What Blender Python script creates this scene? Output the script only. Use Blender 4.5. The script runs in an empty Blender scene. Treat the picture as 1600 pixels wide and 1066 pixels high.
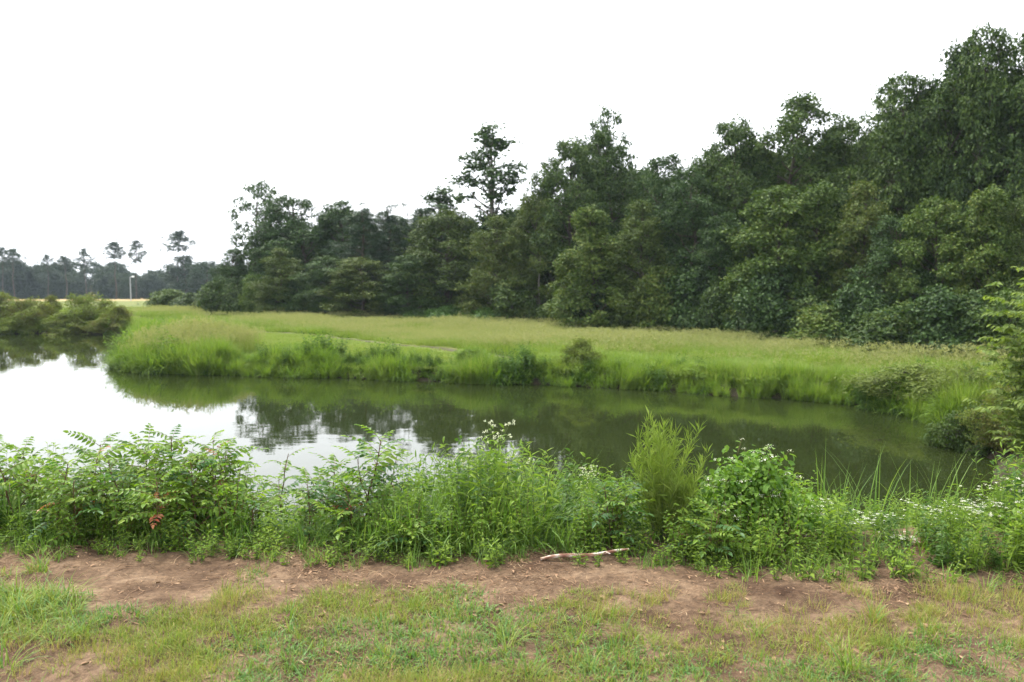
import bpy, math
import numpy as np
from mathutils import Vector, Matrix

# ------------------------------------------------------------------ camera, sky, sun, exposure
scene = bpy.context.scene
R = math.radians
CAM_Z, PITCH, FPX = 2.8, R(4.6), 1289.0            # eye height above the water, tilt down, focal length in 1600-px units
cam_data = bpy.data.cameras.new("camera")
cam_data.sensor_width = 36.0
cam_data.lens = 36.0 * FPX / 1600.0
cam_data.clip_start, cam_data.clip_end = 0.05, 2000.0
cam_data.dof.use_dof = True
cam_data.dof.focus_distance = 5.0
cam_data.dof.aperture_fstop = 2.8
cam = bpy.data.objects.new("camera", cam_data)
scene.collection.objects.link(cam)
cam.location = (0, 0, CAM_Z)
cam.rotation_euler = (R(90) - PITCH, 0, 0)
scene.camera = cam

SUN_ELEV, SUN_AZ = R(56), R(-38)                   # azimuth from +Y towards +X
world = bpy.data.worlds.new("World")
scene.world = world
world.use_nodes = True
wn = world.node_tree.nodes; wl = world.node_tree.links
wn.clear()
sky = wn.new("ShaderNodeTexSky"); sky.sky_type = 'NISHITA'; sky.sun_disc = False
sky.sun_elevation = SUN_ELEV; sky.sun_rotation = SUN_AZ
sky.air_density = 1.0; sky.dust_density = 6.0; sky.ozone_density = 1.0
hsv = wn.new("ShaderNodeHueSaturation"); hsv.inputs["Saturation"].default_value = 0.12
mixw = wn.new("ShaderNodeMix"); mixw.data_type = 'RGBA'; mixw.inputs[0].default_value = 0.65
mixw.inputs[7].default_value = (7.0, 7.25, 7.6, 1)  # even white cloud deck over the clear-sky light
bg = wn.new("ShaderNodeBackground"); bg.inputs[1].default_value = 0.09
wo = wn.new("ShaderNodeOutputWorld")
wl.new(sky.outputs[0], hsv.inputs["Color"]); wl.new(hsv.outputs[0], mixw.inputs[6])
wl.new(mixw.outputs[2], bg.inputs[0]); wl.new(bg.outputs[0], wo.inputs[0])

sun_data = bpy.data.lights.new("sun", 'SUN')
sun_data.energy = 1.5; sun_data.angle = R(14); sun_data.color = (1.0, 0.95, 0.86)
sun = bpy.data.objects.new("sun", sun_data)
scene.collection.objects.link(sun)
sd = Vector((math.cos(SUN_ELEV) * math.sin(SUN_AZ), math.cos(SUN_ELEV) * math.cos(SUN_AZ), math.sin(SUN_ELEV)))
sun.rotation_euler = sd.to_track_quat('Z', 'Y').to_euler()
sun.location = sd * 50

vs = scene.view_settings
vs.view_transform = 'Standard'; vs.look = 'None'; vs.gamma = 1.0; vs.exposure = 2.2
vs.use_curve_mapping = False
scene.render.engine = 'CYCLES'
scene.cycles.max_bounces = 7; scene.cycles.diffuse_bounces = 2; scene.cycles.glossy_bounces = 3
scene.cycles.transmission_bounces = 5; scene.cycles.volume_bounces = 0
scene.cycles.caustics_reflective = False; scene.cycles.caustics_refractive = False
scene.cycles.use_denoising = True

# ------------------------------------------------------------------ helpers
COL = scene.collection
rng = np.random.default_rng(7)

def ray(px, py):
    xc, yc = (px - 800) / FPX, (533 - py) / FPX
    return np.array([xc, math.cos(PITCH) + yc * math.sin(PITCH), -math.sin(PITCH) + yc * math.cos(PITCH)])
def ground_pt(px, py, z):
    d = ray(px, py); t = (z - CAM_Z) / d[2]
    return d[0] * t, d[1] * t
def x_at(px, depth):                               # world x of a column at a given depth (along Y)
    return (px - 800) / FPX * depth * 1.0
def z_at(py, depth):
    d = ray(800, py)
    return CAM_Z + d[2] / d[1] * depth

def hash2(ix, iy, s):
    h = (ix.astype(np.int64) * 374761393 + iy.astype(np.int64) * 668265263 + s * 974711) & 0x7fffffff
    h = ((h ^ (h >> 13)) * 1274126177) & 0x7fffffff
    return ((h ^ (h >> 16)) & 0xffff) / 65535.0
def noise2(x, y, scale=1.0, seed=0, octaves=1):
    x = np.asarray(x, float) * scale + 1000.0; y = np.asarray(y, float) * scale + 1000.0
    tot, amp, norm = 0, 1.0, 0
    for o in range(octaves):
        ix, iy = np.floor(x), np.floor(y); fx, fy = x - ix, y - iy
        fx = fx * fx * (3 - 2 * fx); fy = fy * fy * (3 - 2 * fy)
        a = hash2(ix, iy, seed + o); b = hash2(ix + 1, iy, seed + o)
        c = hash2(ix, iy + 1, seed + o); d = hash2(ix + 1, iy + 1, seed + o)
        tot = tot + amp * ((a * (1 - fx) + b * fx) * (1 - fy) + (c * (1 - fx) + d * fx) * fy)
        norm += amp; amp *= 0.5; x = x * 2.03 + 17; y = y * 2.03 + 9
    return tot / norm
def sstep(a, b, x):
    t = np.clip((np.asarray(x, float) - a) / (b - a), 0, 1)
    return t * t * (3 - 2 * t)
def unit(v):
    v = np.asarray(v, float)
    return v / np.maximum(np.linalg.norm(v, axis=-1, keepdims=True), 1e-9)

class Buf:
    """collects triangles for one mesh"""
    def __init__(self): self.v, self.f, self.m, self.n = [], [], [], 0
    def add(self, v, f, mat=0):
        v = np.asarray(v, float).reshape(-1, 3); f = np.asarray(f, int)
        if f.shape[1] == 4: f = np.concatenate([f[:, [0, 1, 2]], f[:, [0, 2, 3]]])
        self.v.append(v); self.f.append(f + self.n); self.m.append(np.full(len(f), mat)); self.n += len(v)
    def mesh(self, name, mats, smooth=False):
        v = np.concatenate(self.v); f = np.concatenate(self.f); m = np.concatenate(self.m)
        me = bpy.data.meshes.new(name)
        me.vertices.add(len(v)); me.vertices.foreach_set("co", v.astype(np.float32).ravel())
        me.loops.add(len(f) * 3); me.loops.foreach_set("vertex_index", f.astype(np.int32).ravel())
        me.polygons.add(len(f)); me.polygons.foreach_set("loop_start", (np.arange(len(f)) * 3).astype(np.int32))
        for x in (mats if isinstance(mats, (list, tuple)) else [mats]): me.materials.append(x)
        me.polygons.foreach_set("material_index", m.astype(np.int32))
        me.polygons.foreach_set("use_smooth", np.full(len(f), smooth))
        me.update(calc_edges=True); me.validate()
        return me
    def leaves(self, C, D, N, L, W, fold=0.15, droop=0.1, mat=0):
        """two-triangle folded leaves: base C, direction D, face normal N"""
        n = len(C); D = unit(D); S = unit(np.cross(D, N)); N = np.cross(S, D)
        L = np.broadcast_to(np.asarray(L, float), (n,))[:, None]; W = np.broadcast_to(np.asarray(W, float), (n,))[:, None]
        mid = C + D * L * 0.45
        v = np.stack([C, mid + S * W / 2 + N * W * fold, C + D * L - N * L * droop, mid - S * W / 2 + N * W * fold], 1)
        i = np.arange(n)[:, None] * 4
        self.add(v, np.concatenate([i + [[0, 1, 2]], i + [[0, 2, 3]]]), mat)
    def leaves6(self, C, D, N, L, W, fold=0.15, droop=0.15, mat=0):
        """six-point leaves with a centre fold for the near plants"""
        n = len(C); D = unit(D); S = unit(np.cross(D, N)); N = np.cross(S, D)
        L = np.broadcast_to(np.asarray(L, float), (n,))[:, None]; W = np.broadcast_to(np.asarray(W, float), (n,))[:, None]
        a = C + D * L * 0.28 - N * L * droop * 0.05; b = C + D * L * 0.66 - N * L * droop * 0.4
        v = np.stack([C, a + S * W * .46 + N * W * fold, b + S * W * .38 + N * W * fold, C + D * L - N * L * droop,
                      b - S * W * .38 + N * W * fold, a - S * W * .46 + N * W * fold, b], 1)
        i = np.arange(n)[:, None] * 7
        self.add(v, np.concatenate([i + [[0, 1, 6]], i + [[1, 2, 6]], i + [[2, 3, 6]], i + [[3, 4, 6]], i + [[4, 5, 6]], i + [[5, 0, 6]]]), mat)
    def blades(self, B, lean, H, W, bend, seg=3, mat=0):
        """tapering grass blades: base B, horizontal lean direction, height, width, bend (0 straight .. 1 tip level)"""
        n = len(B); lean = unit(lean); side = np.stack([-lean[:, 1], lean[:, 0], np.zeros(n)], 1)
        H = np.broadcast_to(H, (n,))[:, None]; W = np.broadcast_to(W, (n,))[:, None]; bend = np.broadcast_to(bend, (n,))[:, None]
        rows, up = [], np.array([0, 0, 1.0]); p = B.copy(); step = H / seg
        for k in range(seg + 1):
            t = k / seg; w = W * (1 - t ** 1.8) * 0.5
            if k < seg: rows += [p - side * w, p + side * w]
            else: rows += [p]
            a = bend * (0.25 + 1.35 * (t + 0.5 / seg))
            p = p + (lean * np.sin(a) + up * np.cos(a)) * step
        v = np.stack(rows, 1); m = 2 * seg + 1; i = np.arange(n)[:, None] * m; fs = []
        for k in range(seg - 1):
            fs += [i + [[2*k, 2*k+1, 2*k+3]], i + [[2*k, 2*k+3, 2*k+2]]]
        fs += [i + [[2*seg-2, 2*seg-1, 2*seg]]]
        self.add(v, np.concatenate(fs), mat)
    def tube(self, P, rad, sides=5, mat=0):
        P = np.asarray(P, float); n = len(P); rad = np.broadcast_to(rad, (n,))
        T = unit(np.gradient(P, axis=0)); ref = np.array([0.31, 0.9, 0.2])
        U = unit(np.cross(T, ref)); V = np.cross(T, U)
        a = np.linspace(0, 2 * np.pi, sides, endpoint=False)
        v = (P[:, None] + rad[:, None, None] * (np.cos(a)[None, :, None] * U[:, None] + np.sin(a)[None, :, None] * V[:, None])).reshape(-1, 3)
        f = []
        for i in range(n - 1):
            for s in range(sides):
                s2 = (s + 1) % sides
                f.append((i*sides+s, i*sides+s2, (i+1)*sides+s2, (i+1)*sides+s))
        self.add(v, f, mat)
        self.add(v[-sides:], [(0, k, k + 1) for k in range(1, sides - 1)], mat)

def link(name, me, parent=None, loc=None):
    o = bpy.data.objects.new(name, me); COL.objects.link(o)
    if parent is not None: o.parent = parent
    if loc is not None: o.location = loc
    return o
def empty(name, loc, rz=0.0, scl=(1, 1, 1)):
    o = bpy.data.objects.new(name, None); COL.objects.link(o)
    o.location = loc; o.rotation_euler = (0, 0, rz); o.scale = scl; o.empty_display_size = 0.2
    return o
def tag(o, label=None, cat=None, group=None, kind=None):
    if label: o["label"] = label
    if cat: o["category"] = cat
    if group: o["group"] = group
    if kind: o["kind"] = kind
    return o
ORD = ["first", "second", "third", "fourth", "fifth", "sixth", "seventh", "eighth", "ninth", "tenth", "eleventh", "twelfth",
       "thirteenth", "fourteenth", "fifteenth", "sixteenth", "seventeenth", "eighteenth", "nineteenth", "twentieth"]

# ------------------------------------------------------------------ materials
def new_mat(name):
    m = bpy.data.materials.new(name); m.use_nodes = True
    nt = m.node_tree; nt.nodes.clear()
    return m, nt.nodes, nt.links, nt.nodes.new("ShaderNodeOutputMaterial")
def ramp_node(nodes, stops):
    r = nodes.new("ShaderNodeValToRGB"); e = r.color_ramp.elements
    while len(e) < len(stops): e.new(0.5)
    for k, (p, c) in enumerate(stops): e[k].position = p; e[k].color = (*c, 1)
    return r
def foliage(name, cols, trans=0.3, rough=0.55, spec=0.25, objvar=0.25, patch=0.0, patch_scale=0.6):
    """leaf material: colour differs from leaf to leaf and from plant to plant"""
    m, nd, lk, out = new_mat(name)
    geo = nd.new("ShaderNodeNewGeometry"); oi = nd.new("ShaderNodeObjectInfo")
    add = nd.new("ShaderNodeMath"); add.operation = 'ADD'
    mul = nd.new("ShaderNodeMath"); mul.operation = 'MULTIPLY'; mul.inputs[1].default_value = objvar
    mul2 = nd.new("ShaderNodeMath"); mul2.operation = 'MULTIPLY'; mul2.inputs[1].default_value = 1 - objvar - patch
    lk.new(oi.outputs["Random"], mul.inputs[0]); lk.new(geo.outputs["Random Per Island"], mul2.inputs[0])
    lk.new(mul.outputs[0], add.inputs[0]); lk.new(mul2.outputs[0], add.inputs[1])
    fac = add.outputs[0]
    if patch > 0:
        nz = nd.new("ShaderNodeTexNoise"); nz.inputs["Scale"].default_value = patch_scale; nz.inputs["Detail"].default_value = 3
        lk.new(geo.outputs["Position"], nz.inputs["Vector"])
        mr = nd.new("ShaderNodeMapRange"); mr.inputs[1].default_value = 0.3; mr.inputs[2].default_value = 0.7
        mr.inputs[3].default_value = 0; mr.inputs[4].default_value = patch
        lk.new(nz.outputs[0], mr.inputs[0])
        a2 = nd.new("ShaderNodeMath"); a2.operation = 'ADD'; lk.new(fac, a2.inputs[0]); lk.new(mr.outputs[0], a2.inputs[1]); fac = a2.outputs[0]
    n = len(cols)
    rp = ramp_node(nd, [(k / (n - 1), c) for k, c in enumerate(cols)])
    lk.new(fac, rp.inputs[0])
    p = nd.new("ShaderNodeBsdfPrincipled"); p.inputs["Roughness"].default_value = rough
    p.inputs["Specular IOR Level"].default_value = spec
    lk.new(rp.outputs[0], p.inputs["Base Color"])
    tr = nd.new("ShaderNodeBsdfTranslucent")
    tint = nd.new("ShaderNodeMix"); tint.data_type = 'RGBA'; tint.blend_type = 'MULTIPLY'; tint.inputs[0].default_value = 1
    tint.inputs[7].default_value = (1.25, 1.3, 0.6, 1); lk.new(rp.outputs[0], tint.inputs[6]); lk.new(tint.outputs[2], tr.inputs[0])
    mx = nd.new("ShaderNodeMixShader"); mx.inputs[0].default_value = trans
    lk.new(p.outputs[0], mx.inputs[1]); lk.new(tr.outputs[0], mx.inputs[2]); lk.new(mx.outputs[0], out.inputs[0])
    return m
def solid(name, c1, c2, scale=8.0, rough=0.85, bump=0.3, stretch=(1, 1, 1), spec=0.2):
    m, nd, lk, out = new_mat(name)
    tc = nd.new("ShaderNodeTexCoord"); mp = nd.new("ShaderNodeMapping"); mp.inputs["Scale"].default_value = stretch
    nz = nd.new("ShaderNodeTexNoise"); nz.inputs["Scale"].default_value = scale; nz.inputs["Detail"].default_value = 6
    lk.new(tc.outputs["Object"], mp.inputs[0]); lk.new(mp.outputs[0], nz.inputs["Vector"])
    rp = ramp_node(nd, [(0.32, c1), (0.68, c2)]); lk.new(nz.outputs[0], rp.inputs[0])
    p = nd.new("ShaderNodeBsdfPrincipled"); p.inputs["Roughness"].default_value = rough; p.inputs["Specular IOR Level"].default_value = spec
    lk.new(rp.outputs[0], p.inputs["Base Color"])
    b = nd.new("ShaderNodeBump"); b.inputs["Strength"].default_value = bump; b.inputs["Distance"].default_value = 0.02
    lk.new(nz.outputs[0], b.inputs["Height"]); lk.new(b.outputs[0], p.inputs["Normal"]); lk.new(p.outputs[0], out.inputs[0])
    return m

M = {}
M["bark"] = solid("bark", (.035, .028, .02), (.11, .09, .07), 6, .9, .6, (4, 4, .6))
M["pale_bark"] = solid("pale_bark", (.09, .08, .065), (.2, .18, .15), 6, .9, .5, (4, 4, .6))
M["oak"] = foliage("oak_leaves", [(.014, .03, .008), (.031, .06, .014), (.062, .1, .022), (.1, .138, .034)], .16, .6, .16, .15, .2, .5)
M["deep"] = foliage("deep_green_leaves", [(.013, .03, .009), (.028, .058, .016), (.052, .094, .025), (.082, .126, .035)], .15, .6, .16, .15, .2, .5)
M["olive"] = foliage("olive_leaves", [(.024, .044, .01), (.05, .08, .017), (.088, .12, .026), (.13, .135, .034)], .18, .6, .16, .2, .25, .5)
M["gum"] = foliage("yellow_green_leaves", [(.024, .05, .01), (.05, .09, .017), (.092, .136, .027), (.148, .162, .038)], .2, .6, .16, .2, .25, .6)
M["pine"] = foliage("pine_needles", [(.014, .034, .016), (.024, .052, .022), (.04, .072, .028)], .15, .5, .3, .3, .2, .5)
M["far"] = foliage("far_leaves", [(.014, .03, .014), (.022, .044, .02), (.036, .06, .024)], .2, .6, .2, .4, .2, .1)
M["vine"] = foliage("bright_vine_leaves", [(.035, .085, .014), (.06, .13, .02), (.09, .17, .03)], .3, .5, .3, .2, .2, .8)
M["bankshrub"] = foliage("bank_shrub_leaves", [(.13, .085, .045), (.11, .12, .035), (.13, .18, .04), (.18, .23, .055)], .38, .65, .08, .3, .3, 1.3)
M["willow"] = foliage("willow_leaves", [(.09, .12, .03), (.13, .17, .045), (.19, .22, .065)], .36, .6, .1, .2, .2, 1.2)
M["saplingleaf"] = foliage("sapling_leaves", [(.08, .13, .025), (.13, .185, .04), (.19, .24, .06)], .38, .55, .14, .1)
M["evergreen"] = foliage("evergreen_shrub_leaves", [(.025, .05, .013), (.05, .085, .02), (.085, .12, .03)], .25, .6, .12, .1, .2, 2.0)
M["fieldgrass"] = foliage("field_grass", [(.11, .18, .03), (.155, .22, .045), (.195, .25, .068), (.24, .26, .1)], .35, .7, .08, .25, .45, .22)
M["seed"] = foliage("seed_heads", [(.19, .22, .08), (.25, .265, .11), (.31, .285, .15)], .3, .8, .05, .4, .2, .3)
M["bankgrass"] = foliage("bank_grass", [(.065, .125, .016), (.105, .18, .025), (.145, .222, .036), (.2, .255, .058)], .38, .6, .12, .35, .3, .7)
M["bankdark"] = foliage("dark_bank_growth", [(.035, .08, .014), (.06, .12, .02), (.09, .16, .028)], .33, .6, .12, .35, .3, .7)
M["mown"] = foliage("mown_grass", [(.14, .21, .04), (.19, .25, .06), (.24, .27, .09)], .3, .7, .08, .3, .45, .3)
M["lawn"] = foliage("lawn_grass", [(.085, .145, .02), (.14, .205, .033), (.2, .25, .054), (.3, .265, .11)], .35, .6, .15, .35, .2, 1.5)
M["lawn_dry"] = foliage("dry_lawn_grass", [(.155, .185, .036), (.22, .225, .06), (.29, .24, .09), (.33, .25, .13)], .35, .65, .12, .35, .2, 1.5)
M["crab"] = foliage("crabgrass", [(.07, .155, .036), (.105, .205, .054), (.15, .245, .078)], .33, .55, .2, .4, .2, 1.5)
M["sumac"] = foliage("sumac_leaflets", [(.05, .11, .014), (.1, .185, .02), (.15, .245, .028), (.22, .3, .04)], .42, .5, .2, .4)
M["sumac_blue"] = foliage("bluish_sumac_leaflets", [(.035, .095, .026), (.06, .135, .034), (.09, .175, .042)], .38, .5, .22, .4)
M["sumac_red"] = foliage("red_sumac_leaflets", [(.3, .05, .025), (.32, .1, .03), (.2, .16, .04)], .4, .45, .3, .4)
M["weed"] = foliage("weed_leaves", [(.055, .11, .012), (.11, .19, .021), (.165, .25, .031), (.23, .3, .048)], .4, .55, .16, .3, .2, 1.6)
M["weed_dark"] = foliage("dark_weed_leaves", [(.033, .08, .013), (.06, .125, .02), (.095, .17, .026)], .36, .5, .2, .3, .2, 1.6)
M["broadgrass"] = foliage("broad_grass", [(.055, .125, .02), (.095, .18, .03), (.14, .225, .045), (.2, .24, .07)], .38, .5, .2, .35)
M["fennel"] = foliage("fennel_threads", [(.15, .22, .04), (.21, .29, .06), (.28, .34, .09)], .48, .7, .06, .1)
M["vineleaf"] = foliage("vine_mound_leaves", [(.045, .115, .013), (.085, .175, .02), (.13, .23, .028), (.18, .27, .04)], .38, .5, .22, .2, .2, 3)
M["flower"] = foliage("white_florets", [(.55, .56, .5), (.7, .7, .65), (.8, .78, .74)], .3, .6, .1, .1)
M["stem"] = solid("green_stem", (.05, .09, .025), (.1, .12, .04), 12, .7, .2)
M["redstem"] = solid("red_stem", (.07, .04, .025), (.15, .08, .045), 12, .7, .2)
M["litter"] = foliage("brown_litter", [(.09, .05, .03), (.17, .1, .06), (.28, .18, .11), (.42, .32, .2)], .05, .8, .1, .4)

# ground
def ground_material():
    m, nd, lk, out = new_mat("meadow_soil")
    geo = nd.new("ShaderNodeNewGeometry")
    n1 = nd.new("ShaderNodeTexNoise"); n1.inputs["Scale"].default_value = 0.35; n1.inputs["Detail"].default_value = 8
    n2 = nd.new("ShaderNodeTexNoise"); n2.inputs["Scale"].default_value = 9; n2.inputs["Detail"].default_value = 6
    lk.new(geo.outputs["Position"], n1.inputs["Vector"]); lk.new(geo.outputs["Position"], n2.inputs["Vector"])
    r1 = ramp_node(nd, [(.3, (.085, .12, .03)), (.55, (.13, .155, .045)), (.75, (.17, .16, .07))])
    r2 = ramp_node(nd, [(.3, (.45, .4, .3)), (.7, (1.1, 1.1, 1.0))])
    lk.new(n1.outputs[0], r1.inputs[0]); lk.new(n2.outputs[0], r2.inputs[0])
    mu = nd.new("ShaderNodeMix"); mu.data_type = 'RGBA'; mu.blend_type = 'MULTIPLY'; mu.inputs[0].default_value = .8
    lk.new(r1.outputs[0], mu.inputs[6]); lk.new(r2.outputs[0], mu.inputs[7])
    # straw-coloured crop far off beyond the pond's left end
    sx = nd.new("ShaderNodeSeparateXYZ"); lk.new(geo.outputs["Position"], sx.inputs[0])
    mr = nd.new("ShaderNodeMapRange"); mr.inputs[1].default_value = 118; mr.inputs[2].default_value = 128; lk.new(sx.outputs[1], mr.inputs[0])
    mr2 = nd.new("ShaderNodeMapRange"); mr2.inputs[1].default_value = -52; mr2.inputs[2].default_value = -64; lk.new(sx.outputs[0], mr2.inputs[0])
    mm = nd.new("ShaderNodeMath"); mm.operation = 'MULTIPLY'; lk.new(mr.outputs[0], mm.inputs[0]); lk.new(mr2.outputs[0], mm.inputs[1])
    m2 = nd.new("ShaderNodeMix"); m2.data_type = 'RGBA'; lk.new(mm.outputs[0], m2.inputs[0]); lk.new(mu.outputs[2], m2.inputs[6])
    m2.inputs[7].default_value = (.27, .2, .09, 1)
    p = nd.new("ShaderNodeBsdfPrincipled"); p.inputs["Roughness"].default_value = .95; p.inputs["Specular IOR Level"].default_value = .1
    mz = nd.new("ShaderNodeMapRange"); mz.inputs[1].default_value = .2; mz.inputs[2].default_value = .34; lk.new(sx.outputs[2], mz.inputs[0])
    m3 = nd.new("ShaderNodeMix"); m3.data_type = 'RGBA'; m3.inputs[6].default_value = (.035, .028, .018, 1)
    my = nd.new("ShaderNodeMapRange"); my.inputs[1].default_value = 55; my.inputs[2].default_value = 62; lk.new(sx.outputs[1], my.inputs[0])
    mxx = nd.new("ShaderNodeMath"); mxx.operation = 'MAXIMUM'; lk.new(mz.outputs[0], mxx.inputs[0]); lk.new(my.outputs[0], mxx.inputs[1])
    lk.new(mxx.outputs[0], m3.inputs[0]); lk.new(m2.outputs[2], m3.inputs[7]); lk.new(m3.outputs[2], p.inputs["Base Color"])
    b = nd.new("ShaderNodeBump"); b.inputs["Strength"].default_value = .6; b.inputs["Distance"].default_value = .05
    lk.new(n2.outputs[0], b.inputs["Height"]); lk.new(b.outputs[0], p.inputs["Normal"]); lk.new(p.outputs[0], out.inputs[0])
    return m
M["ground"] = ground_material()
def dirt_material():
    m, nd, lk, out = new_mat("bare_dirt")
    geo = nd.new("ShaderNodeNewGeometry")
    n1 = nd.new("ShaderNodeTexNoise"); n1.inputs["Scale"].default_value = 2.6; n1.inputs["Detail"].default_value = 9; n1.inputs["Roughness"].default_value = .65
    n2 = nd.new("ShaderNodeTexNoise"); n2.inputs["Scale"].default_value = 26; n2.inputs["Detail"].default_value = 8; n2.inputs["Roughness"].default_value = .7
    n3 = nd.new("ShaderNodeTexVoronoi"); n3.inputs["Scale"].default_value = 70
    for n in (n1, n2, n3): lk.new(geo.outputs["Position"], n.inputs["Vector"])
    r1 = ramp_node(nd, [(.3, (.055, .032, .02)), (.45, (.1, .064, .04)), (.57, (.158, .106, .068)), (.68, (.215, .152, .102)), (.8, (.3, .225, .16))])
    r2 = ramp_node(nd, [(.3, (.25, .23, .21)), (.48, (.8, .78, .76)), (.62, (1.2, 1.18, 1.12))])
    lk.new(n1.outputs[0], r1.inputs[0]); lk.new(n2.outputs[0], r2.inputs[0])
    mu = nd.new("ShaderNodeMix"); mu.data_type = 'RGBA'; mu.blend_type = 'MULTIPLY'; mu.inputs[0].default_value = .75
    lk.new(r1.outputs[0], mu.inputs[6]); lk.new(r2.outputs[0], mu.inputs[7])
    p = nd.new("ShaderNodeBsdfPrincipled"); p.inputs["Roughness"].default_value = .95; p.inputs["Specular IOR Level"].default_value = .1
    lk.new(mu.outputs[2], p.inputs["Base Color"])
    ad = nd.new("ShaderNodeMath"); ad.operation = 'ADD'; lk.new(n2.outputs[0], ad.inputs[0])
    ml = nd.new("ShaderNodeMath"); ml.operation = 'MULTIPLY'; ml.inputs[1].default_value = .35; lk.new(n3.outputs[0], ml.inputs[0]); lk.new(ml.outputs[0], ad.inputs[1])
    b = nd.new("ShaderNodeBump"); b.inputs["Strength"].default_value = .9; b.inputs["Distance"].default_value = .02
    lk.new(ad.outputs[0], b.inputs["Height"]); lk.new(b.outputs[0], p.inputs["Normal"]); lk.new(p.outputs[0], out.inputs[0])
    return m
M["dirt"] = dirt_material()
def water_material():
    m, nd, lk, out = new_mat("pond_water")
    geo = nd.new("ShaderNodeNewGeometry")
    mp = nd.new("ShaderNodeMapping"); mp.inputs["Scale"].default_value = (.8, 1.5, 1)
    lk.new(geo.outputs["Position"], mp.inputs[0])
    n1 = nd.new("ShaderNodeTexNoise"); n1.inputs["Scale"].default_value = 1.6; n1.inputs["Detail"].default_value = 3
    n2 = nd.new("ShaderNodeTexNoise"); n2.inputs["Scale"].default_value = .18; n2.inputs["Detail"].default_value = 2
    lk.new(mp.outputs[0], n1.inputs["Vector"]); lk.new(mp.outputs[0], n2.inputs["Vector"])
    mr = nd.new("ShaderNodeMapRange"); mr.inputs[1].default_value = .4; mr.inputs[2].default_value = .65; mr.inputs[3].default_value = .25; mr.inputs[4].default_value = 1
    lk.new(n2.outputs[0], mr.inputs[0])
    mu = nd.new("ShaderNodeMath"); mu.operation = 'MULTIPLY'; lk.new(n1.outputs[0], mu.inputs[0]); lk.new(mr.outputs[0], mu.inputs[1])
    p = nd.new("ShaderNodeBsdfPrincipled"); p.inputs["Base Color"].default_value = (.014, .0195, .0055, 1)
    p.inputs["Roughness"].default_value = .02; p.inputs["IOR"].default_value = 1.33
    b = nd.new("ShaderNodeBump"); b.inputs["Strength"].default_value = 1; b.inputs["Distance"].default_value = .003
    lk.new(mu.outputs[0], b.inputs["Height"]); lk.new(b.outputs[0], p.inputs["Normal"]); lk.new(p.outputs[0], out.inputs[0])
    return m
M["water"] = water_material()

# ------------------------------------------------------------------ terrain and pond
SHORE = np.array([(-60, 9.5), (-30, 8.3), (-16, 8.1), (-8, 8.4), (-3, 8.0), (1, 8.3), (4, 8.5), (5.4, 9.1), (6.3, 10.4), (7.3, 12.2), (7.7, 14.5), (8.0, 16.6),
                  (7.4, 17.9), (6.3, 18.5), (4.6, 19.3), (3.1, 20.1), (1.2, 20.8), (-.8, 21.4), (-3, 21.8), (-5.2, 22.4), (-8.8, 23.0), (-10.9, 23.7),
                  (-12.2, 25.4), (-13, 28), (-14.4, 32), (-16.2, 36.4), (-18.2, 38.8), (-22, 39.2), (-27, 39.4), (-34, 39.4), (-50, 40), (-60, 34)])
def shore_dist(x, y):
    """signed distance to the pond's edge, positive on land"""
    x = np.asarray(x, float); y = np.asarray(y, float)
    best = np.full(x.shape, 1e9); inside = np.zeros(x.shape, bool)
    n = len(SHORE)
    for i in range(n):
        ax, ay = SHORE[i]; bx, by = SHORE[(i + 1) % n]
        dx, dy = bx - ax, by - ay
        t = np.clip(((x - ax) * dx + (y - ay) * dy) / (dx * dx + dy * dy), 0, 1)
        best = np.minimum(best, np.hypot(x - ax - t * dx, y - ay - t * dy))
        cond = (ay > y) != (by > y)
        inside ^= cond & (x < ax + (y - ay) / (dy if dy else 1e-9) * dx)
    d = np.where(inside, -best, best)
    return d + (noise2(x, y, .9, 3, 2) - .5) * .55
def height(x, y):
    x = np.asarray(x, float); y = np.asarray(y, float)
    d = shore_dist(x, y)
    w = sstep(9.2, 13.5, y)
    dn = np.maximum(d, 0)
    near = 1.15 * sstep(-.25, 3.3, dn) - 1.15 * sstep(-.25, 3.3, 0)
    far = .34 * sstep(-.1, .6, dn) - .34 * sstep(-.1, .6, 0) + .12 * sstep(.5, 8, dn)
    h = near * (1 - w) + far * w
    h = h + (noise2(x, y, .22, 5, 3) - .5) * .22 * sstep(1, 6, dn) * w + (noise2(x, y, .8, 8, 2) - .5) * .05 * sstep(.3, 2, dn)
    h = h - np.clip(y - 62, 0, 130) * .025
    return np.where(d < 0, -np.minimum(1.2, .4 * -d), h)
def axis(parts):
    return np.unique(np.concatenate([np.arange(a, b, s) for a, b, s in parts]))
gx = axis([(-420, -60, 20), (-60, -28, 1.6), (-28, 20, .3), (20, 60, 1.6), (60, 421, 20)])
gy = axis([(-60, 0, 4), (0, 2, 1), (2, 44, .3), (44, 70, 1.3), (70, 200, 6), (200, 461, 26)])
X, Y = np.meshgrid(gx, gy)
Z = height(X, Y)
b = Buf(); nx, ny = len(gx), len(gy)
idx = np.arange(nx * ny).reshape(ny, nx)
b.add(np.stack([X, Y, Z], -1), np.stack([idx[:-1, :-1], idx[:-1, 1:], idx[1:, 1:], idx[1:, :-1]], -1).reshape(-1, 4))
ground = tag(link("ground", b.mesh("ground", M["ground"], True)), "rolling meadow ground around the pond", kind="structure")

def hz(x, y): return float(height(np.array([x]), np.array([y]))[0])

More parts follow.
